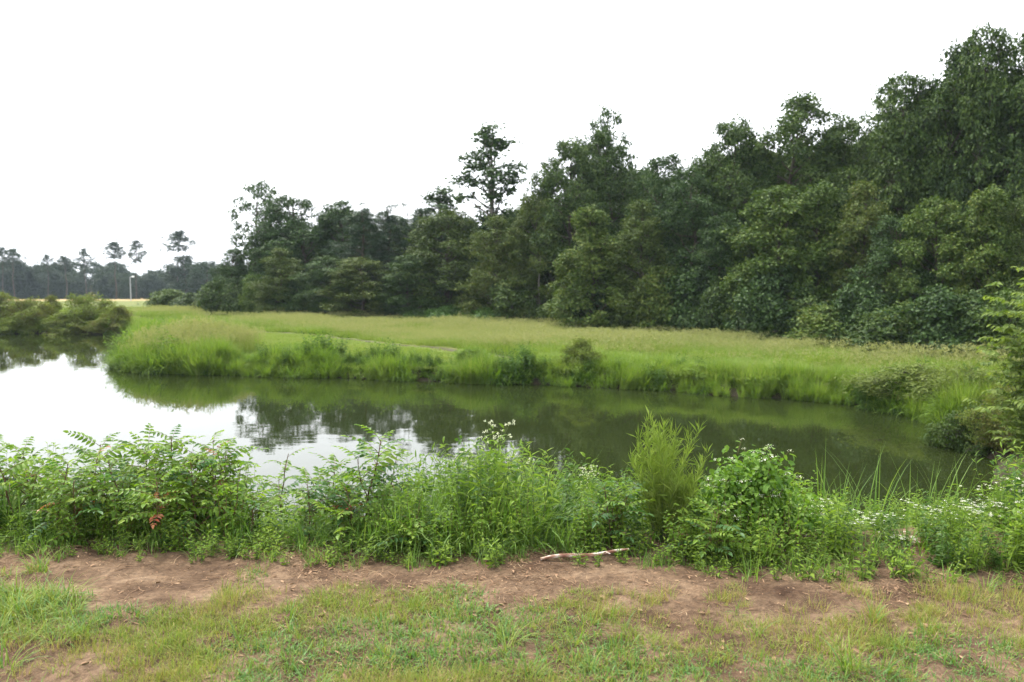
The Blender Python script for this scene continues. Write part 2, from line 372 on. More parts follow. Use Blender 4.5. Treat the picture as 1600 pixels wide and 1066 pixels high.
b = Buf(); c = np.array([-20.0, 20.0])
gxw, gyw = np.meshgrid(np.arange(-62, 10, 2.0), np.arange(6.5, 42, 2.0)); i2 = np.arange(gxw.size).reshape(gxw.shape)
b.add(np.stack([gxw, gyw, np.zeros_like(gxw)], -1), np.stack([i2[:-1, :-1], i2[:-1, 1:], i2[1:, 1:], i2[1:, :-1]], -1).reshape(-1, 4))
tag(link("pond_water", b.mesh("pond_water", M["water"], True)), "still green pond water mirroring sky and trees", kind="structure")

# bare dirt strip with its own relief, 5 mm and more above the ground sheet
sx_, sy_ = np.meshgrid(np.arange(-6.2, 6.21, .03), np.arange(1.2, 5.45, .03))
rel = noise2(sx_, sy_, 1.5, 21, 3) * .05 + noise2(sx_, sy_, 11, 22, 3) * .035
edge = np.minimum.reduce([sstep(-6.2, -5.6, sx_), sstep(6.2, 5.6, sx_), sstep(1.2, 1.6, sy_), sstep(5.45, 5.1, sy_)])
def dirt_z(x, y):
    x = np.asarray(x, float); y = np.asarray(y, float)
    return height(x, y) + .006 + noise2(x, y, 1.5, 21, 3) * .05 + noise2(x, y, 11, 22, 3) * .035
i3 = np.arange(sx_.size).reshape(sx_.shape); b = Buf()
b.add(np.stack([sx_, sy_, height(sx_, sy_) + .006 * edge + rel * edge - .02 * (1 - edge)], -1),
      np.stack([i3[:-1, :-1], i3[:-1, 1:], i3[1:, 1:], i3[1:, :-1]], -1).reshape(-1, 4))
tag(link("dirt_strip", b.mesh("dirt_strip", M["dirt"], True)), "bare reddish brown dirt strip along the near bank", kind="structure")

# ------------------------------------------------------------------ scattering of uncountable growth
def scatter(name, protos, P, rz, scl, idx, label, tilt=None, kind="stuff", parent=None):
    """one object that repeats the prototype meshes on points (geometry nodes)"""
    P = np.asarray(P, np.float32); n = len(P)
    me = bpy.data.meshes.new(name + "_points"); me.vertices.add(n); me.vertices.foreach_set("co", P.ravel())
    rot = np.zeros((n, 3), np.float32); rot[:, 2] = rz
    if tilt is not None: rot[:, :2] = tilt
    scl = np.asarray(scl, np.float32)
    if scl.ndim == 1: scl = np.repeat(scl[:, None], 3, 1)
    a = me.attributes.new("rot", 'FLOAT_VECTOR', 'POINT'); a.data.foreach_set("vector", rot.ravel())
    a = me.attributes.new("scl", 'FLOAT_VECTOR', 'POINT'); a.data.foreach_set("vector", scl.ravel())
    a = me.attributes.new("pick", 'INT', 'POINT'); a.data.foreach_set("value", np.asarray(idx, np.int32))
    o = link(name, me, parent)
    coll = bpy.data.collections.new(name + "_kinds")
    for k, pm in enumerate(protos):
        po = bpy.data.objects.new("%s_kind_%02d" % (name, k), pm); coll.objects.link(po)
    ng = bpy.data.node_groups.new(name + "_scatter", 'GeometryNodeTree')
    ng.interface.new_socket("Geometry", in_out='INPUT', socket_type='NodeSocketGeometry')
    ng.interface.new_socket("Geometry", in_out='OUTPUT', socket_type='NodeSocketGeometry')
    nd, lk = ng.nodes, ng.links
    gi = nd.new("NodeGroupInput"); go = nd.new("NodeGroupOutput")
    ci = nd.new("GeometryNodeCollectionInfo"); ci.inputs[0].default_value = coll; ci.inputs[1].default_value = True; ci.inputs[2].default_value = True
    iop = nd.new("GeometryNodeInstanceOnPoints"); iop.inputs["Pick Instance"].default_value = True
    def attr(nm, t):
        q = nd.new("GeometryNodeInputNamedAttribute"); q.data_type = t; q.inputs[0].default_value = nm; return q
    e2r = nd.new("FunctionNodeEulerToRotation")
    lk.new(attr("rot", 'FLOAT_VECTOR').outputs[0], e2r.inputs[0]); lk.new(e2r.outputs[0], iop.inputs["Rotation"])
    lk.new(attr("scl", 'FLOAT_VECTOR').outputs[0], iop.inputs["Scale"]); lk.new(attr("pick", 'INT').outputs[0], iop.inputs["Instance Index"])
    lk.new(gi.outputs[0], iop.inputs["Points"]); lk.new(ci.outputs[0], iop.inputs["Instance"]); lk.new(iop.outputs[0], go.inputs[0])
    md = o.modifiers.new("scatter", 'NODES'); md.node_group = ng
    tag(o, label, kind=kind)
    return o

# ------------------------------------------------------------------ trees
def clump_leaves(b, centres, outward, per, spread, L, W, g, up=.55, out=.5, rnd=.6, mat=0):
    n = len(centres)
    C = np.repeat(centres, per, 0) + g.normal(0, 1, (n * per, 3)) * spread * np.array([1, 1, .6])
    O = np.repeat(outward, per, 0)
    N = unit(O * out + np.array([0, 0, up]) + g.normal(0, rnd, C.shape))
    D = unit(np.cross(N, g.normal(0, 1, C.shape)) + O * .35 + np.array([0, 0, -.25]))
    s = g.uniform(.7, 1.25, len(C))
    b.leaves(C, D, N, L * s, W * s, .12, .12, mat)

def broadleaf(name, seed, H, Rc, leaf_mat, base=.06, profile="round", lobes=26, clumps=46, per=18, L=.19, W=.12, lobe_r=.36, gap=0.0, spread=.17):
    """trunk with limbs (one mesh) and a lobed crown of leaves (one mesh)"""
    g = np.random.default_rng(seed)
    tb, cb = Buf(), Buf()
    n = 9; t = np.linspace(0, 1, n)
    wob = .003 if profile == 'airy' else .012
    tp = np.stack([np.cumsum(g.normal(0, wob * H, n)), np.cumsum(g.normal(0, wob * H, n)), t * H * .9], 1); tp[0, :2] = 0
    tb.tube(tp, .016 * H * (1 - t * .88) + .012, 7)
    def prof(u):
        if profile == "round": return np.clip(np.sin(np.pi * np.clip(u * .86 + .14, 0, 1)) ** .55, .1, 1)
        if profile == "cone": return np.clip((1 - u) ** .75 * 1.02 + .06, .05, 1)
        if profile == "mixed": return np.clip((1 - u) ** .6 * 1.0 + .1 * np.sin(u * 17 + seed), .08, 1)
        if profile == "top": return np.clip(np.sin(np.pi * np.clip(u, 0.02, .99)) ** .5 * (.55 + .6 * u), .1, 1)
        return np.clip(.55 + .4 * np.sin(u * 9 + seed), .2, 1) * (1 - u * .45)
    k = np.arange(lobes); u = (k + .5) / lobes; u = np.clip(u + g.uniform(-.04, .04, lobes), .01, .985)
    ang = k * 2.39996 + g.uniform(-.5, .5, lobes)
    rr = prof(u) * Rc * g.uniform(.38, .88, lobes) * (1 + .16 * np.sin(ang * 2 + seed) + .1 * np.sin(ang * 3 + 7 * u))
    lr = lobe_r * Rc * g.uniform(.7, 1.25, lobes) * (.55 + .45 * prof(u))
    zc = base * H + u * (H * (1 - base) - lr * .6)
    ctr = np.stack([np.cos(ang) * rr, np.sin(ang) * rr, zc], 1)
    ctr[:, 0] += np.interp(zc, tp[:, 2], tp[:, 0]); ctr[:, 1] += np.interp(zc, tp[:, 2], tp[:, 1])
    for i in range(lobes):
        if g.random() < gap: continue
        zs = max(.12 * H, zc[i] - g.uniform(.08, .16) * H); zs = min(zs, H * .86)
        s = np.array([np.interp(zs, tp[:, 2], tp[:, 0]), np.interp(zs, tp[:, 2], tp[:, 1]), zs])
        mid = (s + ctr[i]) / 2 + np.array([0, 0, -.04 * H * g.random()])
        r0 = .006 * H * (1.1 - .7 * u[i])
        tb.tube(np.array([s, mid, ctr[i]]), [r0 + .01, r0 * .7 + .006, .012], 5)
        nc = max(8, int(clumps * (lr[i] / (lobe_r * Rc)) ** 1.6))
        d = unit(g.normal(0, 1, (nc, 3)) + np.array([0, 0, .3]) + unit(ctr[i] * [1, 1, 0] + 1e-6) * .45)
        rad = lr[i] * g.uniform(.6, 1.14, nc); rad = np.where(g.random(nc) < .14, rad * g.uniform(1.2, 1.75, nc), rad)
        cc = ctr[i] + d * rad[:, None] * np.array([1, 1, .82])
        cc[:, 2] = np.maximum(cc[:, 2], .12)
        for q in range(0, nc, 3):
            tb.tube(np.array([ctr[i], (ctr[i] + cc[q]) / 2 + [0, 0, .04], cc[q]]), [.012, .008, .004], 3)
        clump_leaves(cb, cc, d, per, spread, L, W, g)
    return tb.mesh(name + "_trunk", M["pale_bark"] if profile == "airy" else M["bark"], True), cb.mesh(name + "_crown", leaf_mat), H, Rc

def pine(name, seed, H, Rc, leaf_mat, base=.1, tufts=330, needles=34, L=.24, W=.03, top_only=False):
    g = np.random.default_rng(seed); tb, cb = Buf(), Buf()
    n = 8; t = np.linspace(0, 1, n)
    tp = np.stack([np.cumsum(g.normal(0, .008 * H, n)), np.cumsum(g.normal(0, .008 * H, n)), t * H * .97], 1); tp[0, :2] = 0
    tb.tube(tp, (.008 if top_only else .013) * H * (1 - t * .9) + .01, 7)
    cs = []
    nb = 46
    for k in range(nb):
        u = (k + .5) / nb; z = H * (base + (1 - base) * u) * .96
        ln = Rc * ((1 - u) ** .7 * .95 + .12) * g.uniform(.6, 1.1) if not top_only else Rc * (math.sin(math.pi * min(1, u * .85 + .2)) ** .6) * g.uniform(.35, 1.1)
        a = k * 2.4 + g.uniform(-.4, .4)
        s = np.array([np.interp(z, tp[:, 2], tp[:, 0]), np.interp(z, tp[:, 2], tp[:, 1]), z])
        e = s + np.array([math.cos(a) * ln, math.sin(a) * ln, ln * g.uniform(.1, .5)])
        tb.tube(np.array([s, (s + e) / 2 - [0, 0, .05], e]), [.03, .02, .008], 4)
        m = max(3, int(tufts / nb * (.5 + ln / Rc)))
        f = g.uniform(.4, 1.05, m)[:, None]
        cs.append(s + (e - s) * f + g.normal(0, .11 * Rc * (.4 + f), (m, 3)))
    cs = np.concatenate(cs); m = len(cs)
    C = np.repeat(cs, needles, 0); D = unit(g.normal(0, 1, C.shape) + np.array([0, 0, .45]))
    cb.leaves(C + D * .02, D, g.normal(0, 1, C.shape), L * g.uniform(.7, 1.2, len(C)), W, .0, .1)
    return tb.mesh(name + "_trunk", M["bark"], True), cb.mesh(name + "_crown", leaf_mat), H, Rc

def snag(name, seed, H):
    g = np.random.default_rng(seed); tb = Buf()
    def grow(p, d, ln, r, lev):
        n = 5; P = [p]
        for k in range(n - 1):
            d = unit(d + g.normal(0, .16, 3) + np.array([0, 0, .08])); P.append(P[-1] + d * ln / (n - 1))
        tb.tube(np.array(P), np.linspace(r, r * .45, n), 5 if lev < 2 else 3)
        if lev < 3:
            for k in range(5 - lev):
                i = g.integers(2, n); grow(P[i], unit(d * .6 + g.normal(0, .6, 3) + [0, 0, .25]), ln * g.uniform(.3, .5), r * .42, lev + 1)
    grow(np.zeros(3), np.array([0, 0, 1.0]), H * .8, .09, 0)
    return tb.mesh(name + "_trunk", M["pale_bark"], True), None, H, H * .2

KIND = {
    "oak":   [broadleaf("oak", 11, 10, 3.2, M["oak"], .05, "round", 64, 36, 19, .16, .1, .24, .05, .15),
              broadleaf("oak", 12, 10, 3.0, M["oak"], .05, "round", 58, 36, 19, .16, .1, .25, .1, .15),
              broadleaf("oak", 13, 10, 3.1, M["oak"], .05, "round", 66, 32, 19, .16, .1, .23, .14, .15)],
    "deep":  [broadleaf("deep", 21, 9, 2.6, M["deep"], .03, "round", 54, 32, 19, .145, .09, .25, .05, .14),
              broadleaf("deep", 22, 9, 2.4, M["deep"], .03, "top", 56, 32, 19, .145, .09, .25, .05, .14)],
    "olive": [broadleaf("olive", 31, 8, 2.3, M["olive"], .02, "round", 50, 32, 19, .135, .085, .25, .03, .14),
              broadleaf("olive", 32, 8, 2.4, M["olive"], .02, "mixed", 54, 32, 19, .135, .085, .25, .03, .14)],
    "gum":   [broadleaf("gum", 41, 7, 2.1, M["gum"], .01, "mixed", 58, 28, 19, .135, .09, .24, .03, .13),
              broadleaf("gum", 42, 7, 2.0, M["gum"], .01, "round", 56, 28, 19, .135, .09, .24, .04, .13)],
    "airy":  [broadleaf("airy", 52, 11, 1.9, M["deep"], .2, "airy", 46, 18, 14, .2, .12, .26, .14, .14)],
    "loose": [broadleaf("loose", 61, 10, 2.4, M["deep"], .2, "top", 40, 18, 15, .2, .12, .24, .1, .15)],
    "pine":  [pine("pine", 71, 8, 1.9, M["pine"], .04, 420, 34), pine("pine", 72, 8, 1.8, M["pine"], .04, 400, 34)],
    "tallpine": [pine("tall_pine", 81, 14, 2.6, M["far"], .62, 130, 26, .4, .07, True), pine("tall_pine", 82, 14, 2.2, M["far"], .7, 90, 26, .4, .07, True)],
    "far":   [broadleaf("far_tree", 91, 10, 3.6, M["far"], .02, "round", 22, 30, 13, .38, .26, .36, 0, .3),
              broadleaf("far_tree", 92, 10, 3.2, M["far"], .02, "round", 20, 30, 13, .38, .26, .36, 0, .3)],
    "snag":  [snag("snag", 95, 10)],
    "shrub": [broadleaf("shrub", 101, 3, 1.5, M["oak"], .0, "round", 20, 40, 15, .15, .1, .4, 0, .13),
              broadleaf("shrub", 102, 3, 1.5, M["gum"], .0, "round", 20, 40, 15, .15, .1, .4, 0, .13),
              broadleaf("shrub", 103, 3, 1.4, M["deep"], .0, "round", 20, 40, 15, .15, .1, .4, 0, .13)],
    "vinebush": [broadleaf("vine_bush", 111, 1.3, 1.5, M["vine"], .0, "round", 18, 44, 14, .12, .09, .38, 0, .1)],
    "bankbush": [broadleaf("bank_bush", 121, 2, 1.2, M["bankshrub"], .0, "mixed", 30, 22, 13, .12, .05, .28, 0, .11),
                 broadleaf("bank_bush", 122, 2, 1.3, M["bankshrub"], .0, "round", 32, 22, 13, .12, .05, .27, 0, .11)],
    "willow": [broadleaf("willow", 131, 1.3, .8, M["willow"], .0, "round", 18, 34, 14, .1, .03, .42, 0, .1)],
    "greenbush": [broadleaf("green_bush", 141, 1.1, .7, M["bankgrass"], .0, "round", 16, 34, 14, .09, .04, .42, 0, .09)],
    "evergreen": [broadleaf("evergreen_bush", 151, 1.0, .75, M["evergreen"], .0, "round", 18, 44, 14, .07, .04, .4, 0, .07)],
    "sapling": [broadleaf("sapling", 161, 2.3, .9, M["willow"], .1, "round", 28, 20, 13, .1, .05, .34, 0, .08)],
}
W_ = "trees of the wood behind the field"
def plant_tree(name, kind, px, top, wpx, depth, label, cat="tree", group=None, var=0, rz=None, sink=.05):
    tr, cr, H0, R0 = KIND[kind][var % len(KIND[kind])]
    if group in (W_, 'young pines in the wood', 'dead treetops'): depth *= .88
    x = x_at(px, depth); z = hz(x, depth); H = z_at(top, depth) - z; Rw = wpx / 2 / FPX * depth
    s = H / H0; sr = Rw / R0
    o = empty(name, (x, depth, z - sink), rz if rz is not None else float(rng.uniform(0, 6.28)), (sr, sr, s))
    link("trunk", tr, o)
    if cr is not None: link("crown", cr, o)
    tag(o, label, cat, group)
    return o
T = plant_tree
# left end of the wood
T("broadleaf_tree", "loose", 392, 280, 100, 60, "loose-crowned tall tree at far left end of the wood, bluish against the sky", group=W_)
T("broadleaf_tree", "deep", 362, 385, 70, 57, "low dark tree at the very left corner of the wood", group=W_)
T("broadleaf_tree", "deep", 412, 345, 110, 55, "dark tree directly under the loose-crowned left end tree", group=W_, var=1)
T("broadleaf_tree", "deep", 474, 302, 140, 56, "round dark tree right of the loose-crowned left end tree", group=W_)
T("broadleaf_tree", "olive", 440, 386, 110, 51, "yellow-tinged tree in front of the wood near its left end", group=W_, var=1)
T("broadleaf_tree", "deep", 530, 312, 135, 56, "dark tree just left of the pines in the wood", group=W_, var=1)
T("pine_tree", "pine", 566, 322, 140, 51, "leftmost of the young dark pines in the wood", "pine", "young pines in the wood", 0)
T("pine_tree", "pine", 612, 320, 140, 52, "second young dark pine from the left in the wood", "pine", "young pines in the wood", 1)
T("pine_tree", "pine", 660, 322, 140, 51, "rightmost of the young dark pines in the wood", "pine", "young pines in the wood", 0)
T("dead_tree", "snag", 603, 290, 60, 58, "left of two bare dead treetops above the pines", "dead tree", "dead treetops", 0)
T("dead_tree", "snag", 634, 300, 50, 59, "right of two bare dead treetops above the pines", "dead tree", "dead treetops", 0)
T("broadleaf_tree", "airy", 690, 290, 130, 53, "ragged thin-topped tree between pines and tallest middle tree", group=W_)
T("broadleaf_tree", "olive", 705, 325, 150, 48, "olive green tree right of the pines in the front row", group=W_)
T("broadleaf_tree", "olive", 570, 400, 120, 48.5, "low olive tree in front of the pines", group=W_)
T("broadleaf_tree", "deep", 640, 395, 110, 47.5, "low dark tree in front of the rightmost pine", group=W_)
T("broadleaf_tree", "deep", 505, 400, 110, 49.5, "low dark tree right of the yellow-tinged front tree", group=W_, var=1)
T("broadleaf_tree", "airy", 768, 192, 150, 48, "tall airy tree with bare trunk standing alone above the wood", group=W_)
T("broadleaf_tree", "olive", 775, 335, 140, 44, "olive tree below the tall airy tree", group=W_, var=1)
# middle of the wood
T("broadleaf_tree", "olive", 838, 300, 110, 44, "olive tree at the dark opening in the middle of the wood", group=W_)
T("broadleaf_tree", "oak", 885, 212, 150, 44, "broad tall tree above the dark opening in the wood", group=W_)
T("broadleaf_tree", "oak", 950, 203, 150, 45, "broad tree whose top is overlapped by a loose crown behind", group=W_, var=1)
T("broadleaf_tree", "loose", 965, 164, 95, 50, "loose airy crown poking out above the middle of the wood", group=W_)
T("broadleaf_tree", "deep", 1025, 236, 120, 42, "dark tree in the dip left of the big right hand oaks", group=W_)
T("broadleaf_tree", "gum", 930, 322, 150, 38.5, "yellow-green cone-shaped tree in front of the middle of the wood", group=W_)
T("broadleaf_tree", "olive", 1000, 310, 140, 37.5, "olive tree right of the yellow-green middle tree", group=W_, var=1)
T("broadleaf_tree", "deep", 1065, 265, 140, 38, "dark tree below the left big oak in the front row", group=W_, var=1)
T("broadleaf_tree", "deep", 1125, 330, 120, 35.5, "dark low tree left of the tall yellow-green front tree", group=W_)
# right end of the wood
T("broadleaf_tree", "oak", 1135, 182, 170, 39, "left of the three big dark oaks in the right half", group=W_)
T("broadleaf_tree", "oak", 1232, 152, 210, 38, "middle of the three big dark oaks in the right half", group=W_, var=1)
T("broadleaf_tree", "oak", 1312, 178, 140, 37, "right of the three big dark oaks in the right half", group=W_)
T("broadleaf_tree", "gum", 1205, 288, 170, 33.5, "tall yellow-green front tree below the middle big oak", group=W_, var=1)
T("broadleaf_tree", "gum", 1275, 285, 150, 32.5, "yellow-green front tree below the right big oak", group=W_)
T("broadleaf_tree", "olive", 1345, 280, 150, 31, "olive front tree with brownish leaves left of the tallest trees", group=W_, var=1)
T("broadleaf_tree", "oak", 1405, 108, 190, 34, "left of the tallest trees rising toward the right edge", group=W_)
T("broadleaf_tree", "oak", 1470, 72, 180, 33, "second of the tallest trees rising toward the right edge", group=W_, var=1)
T("broadleaf_tree", "oak", 1528, 32, 170, 32, "tallest tree of all, near the right edge", group=W_)
T("broadleaf_tree", "oak", 1605, 55, 200, 31, "big tree cut by the right edge behind the tallest tree", group=W_, var=1)
T("broadleaf_tree", "deep", 1405, 330, 130, 29, "dark green front tree below the left tallest tree", group=W_)
T("broadleaf_tree", "gum", 1462, 305, 140, 28, "yellow-green front tree below the second tallest tree", group=W_, var=1)
T("broadleaf_tree", "gum", 1540, 292, 150, 27, "yellow-green front tree below the tallest tree", group=W_)
T("broadleaf_tree", "olive", 1612, 300, 150, 26.5, "olive front tree cut by the right edge", group=W_)
T("broadleaf_tree", "oak", 1720, 60, 220, 30, "big tree beyond the right edge", group=W_)

# shrubs along the foot of the wood
def wood_edge(px): return np.interp(px, [100, 330, 600, 850, 1130, 1400, 1560, 1700], [66, 46.5, 42.5, 35.6, 29.6, 22.6, 21, 20.4])
FOOT = [(px, float(wood_edge(px)) + .4 + .5 * (k % 2)) for k, px in enumerate((345, 400, 455, 515, 570, 625, 800, 890, 935, 985, 1035, 1080, 1120, 1165, 1210, 1255, 1300, 1345, 1390, 1430, 1475, 1520, 1570))]
for k, (px, dep) in enumerate(FOOT):
    h = float(rng.uniform(1.4, 2.8)); x = x_at(px, dep); z = hz(x, dep)
    top = 533 - FPX * math.tan(math.atan((z + h - CAM_Z) / dep) + PITCH)
    nth = ORD[k] if k < 20 else ["twenty-first", "twenty-second", "twenty-third"][k - 20]
    T("edge_shrub", "shrub", px, top, float(rng.uniform(1.7, 2.6)) * FPX / dep, dep,
      "%s shrub from the left along the foot of the wood" % nth, "shrub", "shrubs along the foot of the wood", k % 3)
for px, top, w, dep, lab in [(655, 482, 70, 41, "bright green vine thicket, left end of the low bank before the wood"),
                        (705, 478, 90, 39.8, "bright green vine thicket, middle of the low bank before the wood"),
                        (765, 480, 90, 38, "bright green vine thicket, right end near the dark opening")]:
    T("vine_thicket", "vinebush", px, top, w, dep, lab, "shrub", "vine thickets before the wood")
o = empty("sapling_trunk", (x_at(841, 37.3), 37.3, hz(x_at(841, 37.3), 37.3))); bb = Buf()
bb.tube([(0, 0, -.1), (.05, 0, 1), (.02, .05, 2), (.1, .02, 3.2)], [.045, .04, .03, .02], 6); link("trunk", bb.mesh("sapling_trunk", M["pale_bark"], True), o)
tag(o, "thin pale trunk standing in the dark opening of the wood", "tree")

# depth of the wood behind the front rows
g = np.random.default_rng(5)
edge_px = np.array([330, 600, 850, 1130, 1400, 1560, 1900]); edge_d = np.array([57, 53, 48, 42, 36, 34, 33]) * .88
P, S, I = [], [], []
for k in range(420):
    px = g.uniform(345, 2100); dep = np.interp(px, edge_px, edge_d) + g.uniform(1, 24)
    if dep - np.interp(px, edge_px, edge_d) > 8 and px < 380: continue
    top = np.interp(px, [345, 420, 520, 700, 780, 850, 900, 1000, 1060, 1130, 1300, 1340, 1400, 1500, 2100], [420, 365, 325, 328, 330, 300, 260, 260, 270, 240, 220, 220, 170, 110, 110]) + g.uniform(0, 60)
    x = x_at(px, dep); z = hz(x, dep); H = z_at(top, dep) - z
    if H < 2: continue
    P.append((x, dep, z - .1)); S.append((.75 * H / 10 * g.uniform(.9, 1.3), .75 * H / 10 * g.uniform(.9, 1.3), H / 10)); I.append(g.integers(0, 2))
scatter("woodland", [KIND["oak"][0][1], KIND["oak"][1][1]], P, g.uniform(0, 6.28, len(P)), S, I, "dark depth of the wood behind the front rows of trees")

# far wood on the left horizon
P, S, I = [], [], []
for k in range(150):
    px = g.uniform(-260, 400); dep = g.uniform(176, 215)
    top = 415 + g.uniform(-12, 14) + (8 if px > 200 else 0)
    x = x_at(px, dep); z = hz(x, dep); H = z_at(top, dep) - z
    P.append((x, dep, z - .3)); S.append((H / 10 * g.uniform(1, 1.5), H / 10 * g.uniform(1, 1.5), H / 10)); I.append(g.integers(0, 2))
scatter("distant_woodland", [KIND["far"][0][1], KIND["far"][1][1]], P, g.uniform(0, 6.28, len(P)), S, I, "hazy far wood on the horizon at left")
FARP = [(5, 384, 30, 0, "far pine at the left edge of the photo"), (24, 386, 36, 1, "second far pine from the left edge"),
        (76, 396, 30, 0, "far pine in the low stretch left of the round topped pine"), (103, 398, 34, 1, "far pine just left of the round topped pine"),
        (137, 386, 32, 0, "round topped far pine midway along the far wood"), (182, 375, 40, 1, "far pine left of the pair above the white pole"),
        (213, 373, 38, 0, "far pine right above the white pole"), (283, 357, 52, 1, "tallest far pine, hazy, between white pole and the wood")]
for px, top, w, v, lab in FARP:
    T("far_pine", "tallpine", px, top, w, 172 if px < 250 else 150, lab, "pine", "tall pines of the far wood", v)
T("far_tree", "far", 290, 398, 60, 146, "hazy low tree below the tallest far pine", "tree", None, 1)
T("far_tree", "far", 325, 405, 60, 140, "hazy low tree touching the left end of the wood", "tree", None, 0)

# ------------------------------------------------------------------ bushes of the banks
BB = "bushes on the left bank"
for px, top, w, dep, v, lab in [(2, 452, 90, 40.1, 0, "dark brownish bank bush at the left photo edge"), (48, 462, 76, 40, 1, "second bank bush from the left photo edge"),
        (78, 458, 40, 43, 0, "pale small bank bush behind the second one"), (96, 484, 76, 39.5, 0, "low brownish bank bush between two taller ones"),
        (140, 456, 86, 40.6, 1, "tall reddish-tipped bank bush in the middle of the left bank"), (182, 474, 66, 39.4, 0, "bright green bank bush beside the inlet mouth"),
        (25, 490, 80, 39.35, 1, "low bank bush at the water below the second one"), (118, 492, 84, 39.2, 0, "low bank bush at the water below the tall reddish-tipped one"),
        (164, 492, 66, 39.1, 1, "low bank bush at the water by the inlet mouth"), (-60, 450, 90, 40.4, 1, "bank bush just beyond the left photo edge")]:
    T("bank_bush", "bankbush", px, top, w, dep, lab, "bush", BB, v, None, .12)
T("round_bush", "shrub", 262, 452, 66, 57, "left of two dark bushes in the grass left of the wood", "bush", "dark bushes left of the wood", 1)
T("round_bush", "shrub", 303, 457, 62, 54, "right of two dark bushes in the grass left of the wood", "bush", "dark bushes left of the wood", 0)
T("green_bush", "greenbush", 738, 541, 66, 22.2, "small round green bush on the far bank, left of centre", "bush", "bushes on the far bank")
T("green_bush", "bankbush", 912, 526, 82, 21.4, "largest bush on the far bank, right of centre", "bush", "bushes on the far bank")
T("green_bush", "greenbush", 1085, 566, 70, 20.2, "dark low bush over the hollow in the far bank", "bush", "bushes on the far bank")
T("green_bush", "greenbush", 1190, 577, 90, 19.4, "low bush at the right end of the far bank grass", "bush", "bushes on the far bank")
T("willow_bush", "willow", 1445, 565, 160, 17.0, "pale feathery bush overhanging the water at the right shore", "bush")
T("willow_bush", "willow", 1530, 566, 130, 16.0, "pale feathery bush behind the dark evergreen bush", "bush")
T("evergreen_bush", "evergreen", 1516, 632, 96, 13.2, "dark glossy bush at the water's edge on the right shore", "bush")
T("bank_bush", "bankbush", 1596, 598, 120, 12.4, "brownish green bush at the right edge above the water", "bush", None, 1)
def leafy_sapling(px, dep):
    g = np.random.default_rng(99); x = x_at(px, dep); z = hz(x, dep); o = empty("leafy_sapling", (x, dep, z - .05)); sb, fb = Buf(), Buf()
    for q in range(36):
        a = math.pi + g.normal(0, 1.0); H = g.uniform(1.3, 3.0); ou = g.uniform(.15, .75) * (1.25 - .35 * H / 2.5)
        t = np.linspace(0, 1, 8); P = np.stack([math.cos(a) * ou * t ** 1.4, math.sin(a) * ou * t ** 1.4, H * (t - .18 * ou * t ** 2.5)], 1)
        sb.tube(P, .011 * (1.1 - t), 5)
        for k in range(9):
            u = .3 + .7 * k / 8; p = np.array([np.interp(u, t, P[:, c]) for c in range(3)]); b2 = a + g.normal(0, 1.0); ln = g.uniform(.15, .34)
            e = p + np.array([math.cos(b2) * ln, math.sin(b2) * ln, g.uniform(-.04, .1)]); sb.tube(np.array([p, (p + e) / 2 + [0, 0, .02], e]), [.004, .003, .0015], 3)
            m = 11; f = np.linspace(.2, 1, m)[:, None]; C = p + (e - p) * f; sd_ = np.where(np.arange(m) % 2, 1, -1)
            D = np.stack([math.cos(b2) * .6 - math.sin(b2) * sd_, math.sin(b2) * .6 + math.cos(b2) * sd_, g.normal(-.3, .25, m)], 1)
            fb.leaves6(C, D, np.array([0, 0, 1.0]) + g.normal(0, .35, (m, 3)), .09 * g.uniform(.7, 1.2, m), .046, .12, .25)
    link("stem", sb.mesh("sapling_stem", M["stem"], True), o); link("foliage", fb.mesh("sapling_foliage", M["saplingleaf"]), o)
    tag(o, "pale green leafy sapling reaching in from the right edge", "sapling")
leafy_sapling(1645, 10.2)

# ------------------------------------------------------------------ grasses of the field and far bank
def tuft(name, seed, n, H, spread, W, bend, mats, seg=3, seeds=0, hvar=.4, split=0.0):
    g = np.random.default_rng(seed); b = Buf()
    a = g.uniform(0, 6.28, n); r = np.sqrt(g.random(n)) * spread
    B = np.stack([np.cos(a) * r, np.sin(a) * r, np.full(n, -.01)], 1)
    la = a + g.normal(0, .9, n); lean = np.stack([np.cos(la), np.sin(la), np.zeros(n)], 1)
    h = H * g.uniform(1 - hvar, 1.0, n)
    k = int(n * split)
    be = np.abs(g.normal(bend, bend * .5, n))
    if k: b.blades(B[:k], lean[:k], h[:k], W, be[:k], seg, 1)
    b.blades(B[k:], lean[k:], h[k:], W * g.uniform(.7, 1.2, n - k), be[k:], seg, 0)
    if seeds:
        i = g.integers(0, n, seeds); top = B[i] + lean[i] * (H * .15) * g.uniform(0, 1, (seeds, 1)) + np.array([0, 0, 1]) * (H * g.uniform(.85, 1.2, (seeds, 1)))
        b.blades(B[i], lean[i], top[:, 2] * .96, W * .4, .16, 2, len(mats) - 1)
        for q in range(5):
            b.leaves(top + g.normal(0, H * .05, (seeds, 3)), g.normal(0, .6, (seeds, 3)) + [0, 0, .8], g.normal(0, 1, (seeds, 3)), H * .12, W * 1.1, 0, 0, len(mats) - 1)
    return b.mesh(name, mats)
FT = [tuft("field_tuft", 200 + k, 70, .36, .3, .012, .6, [M["fieldgrass"], M["seed"]], 2, 11, .6) for k in range(4)] + \
     [tuft("field_tuft", 205 + k, 74, .32, .3, .015, .75, [M["fieldgrass"], M["bankgrass"]], 3, 0, .4, .4) for k in range(4)]
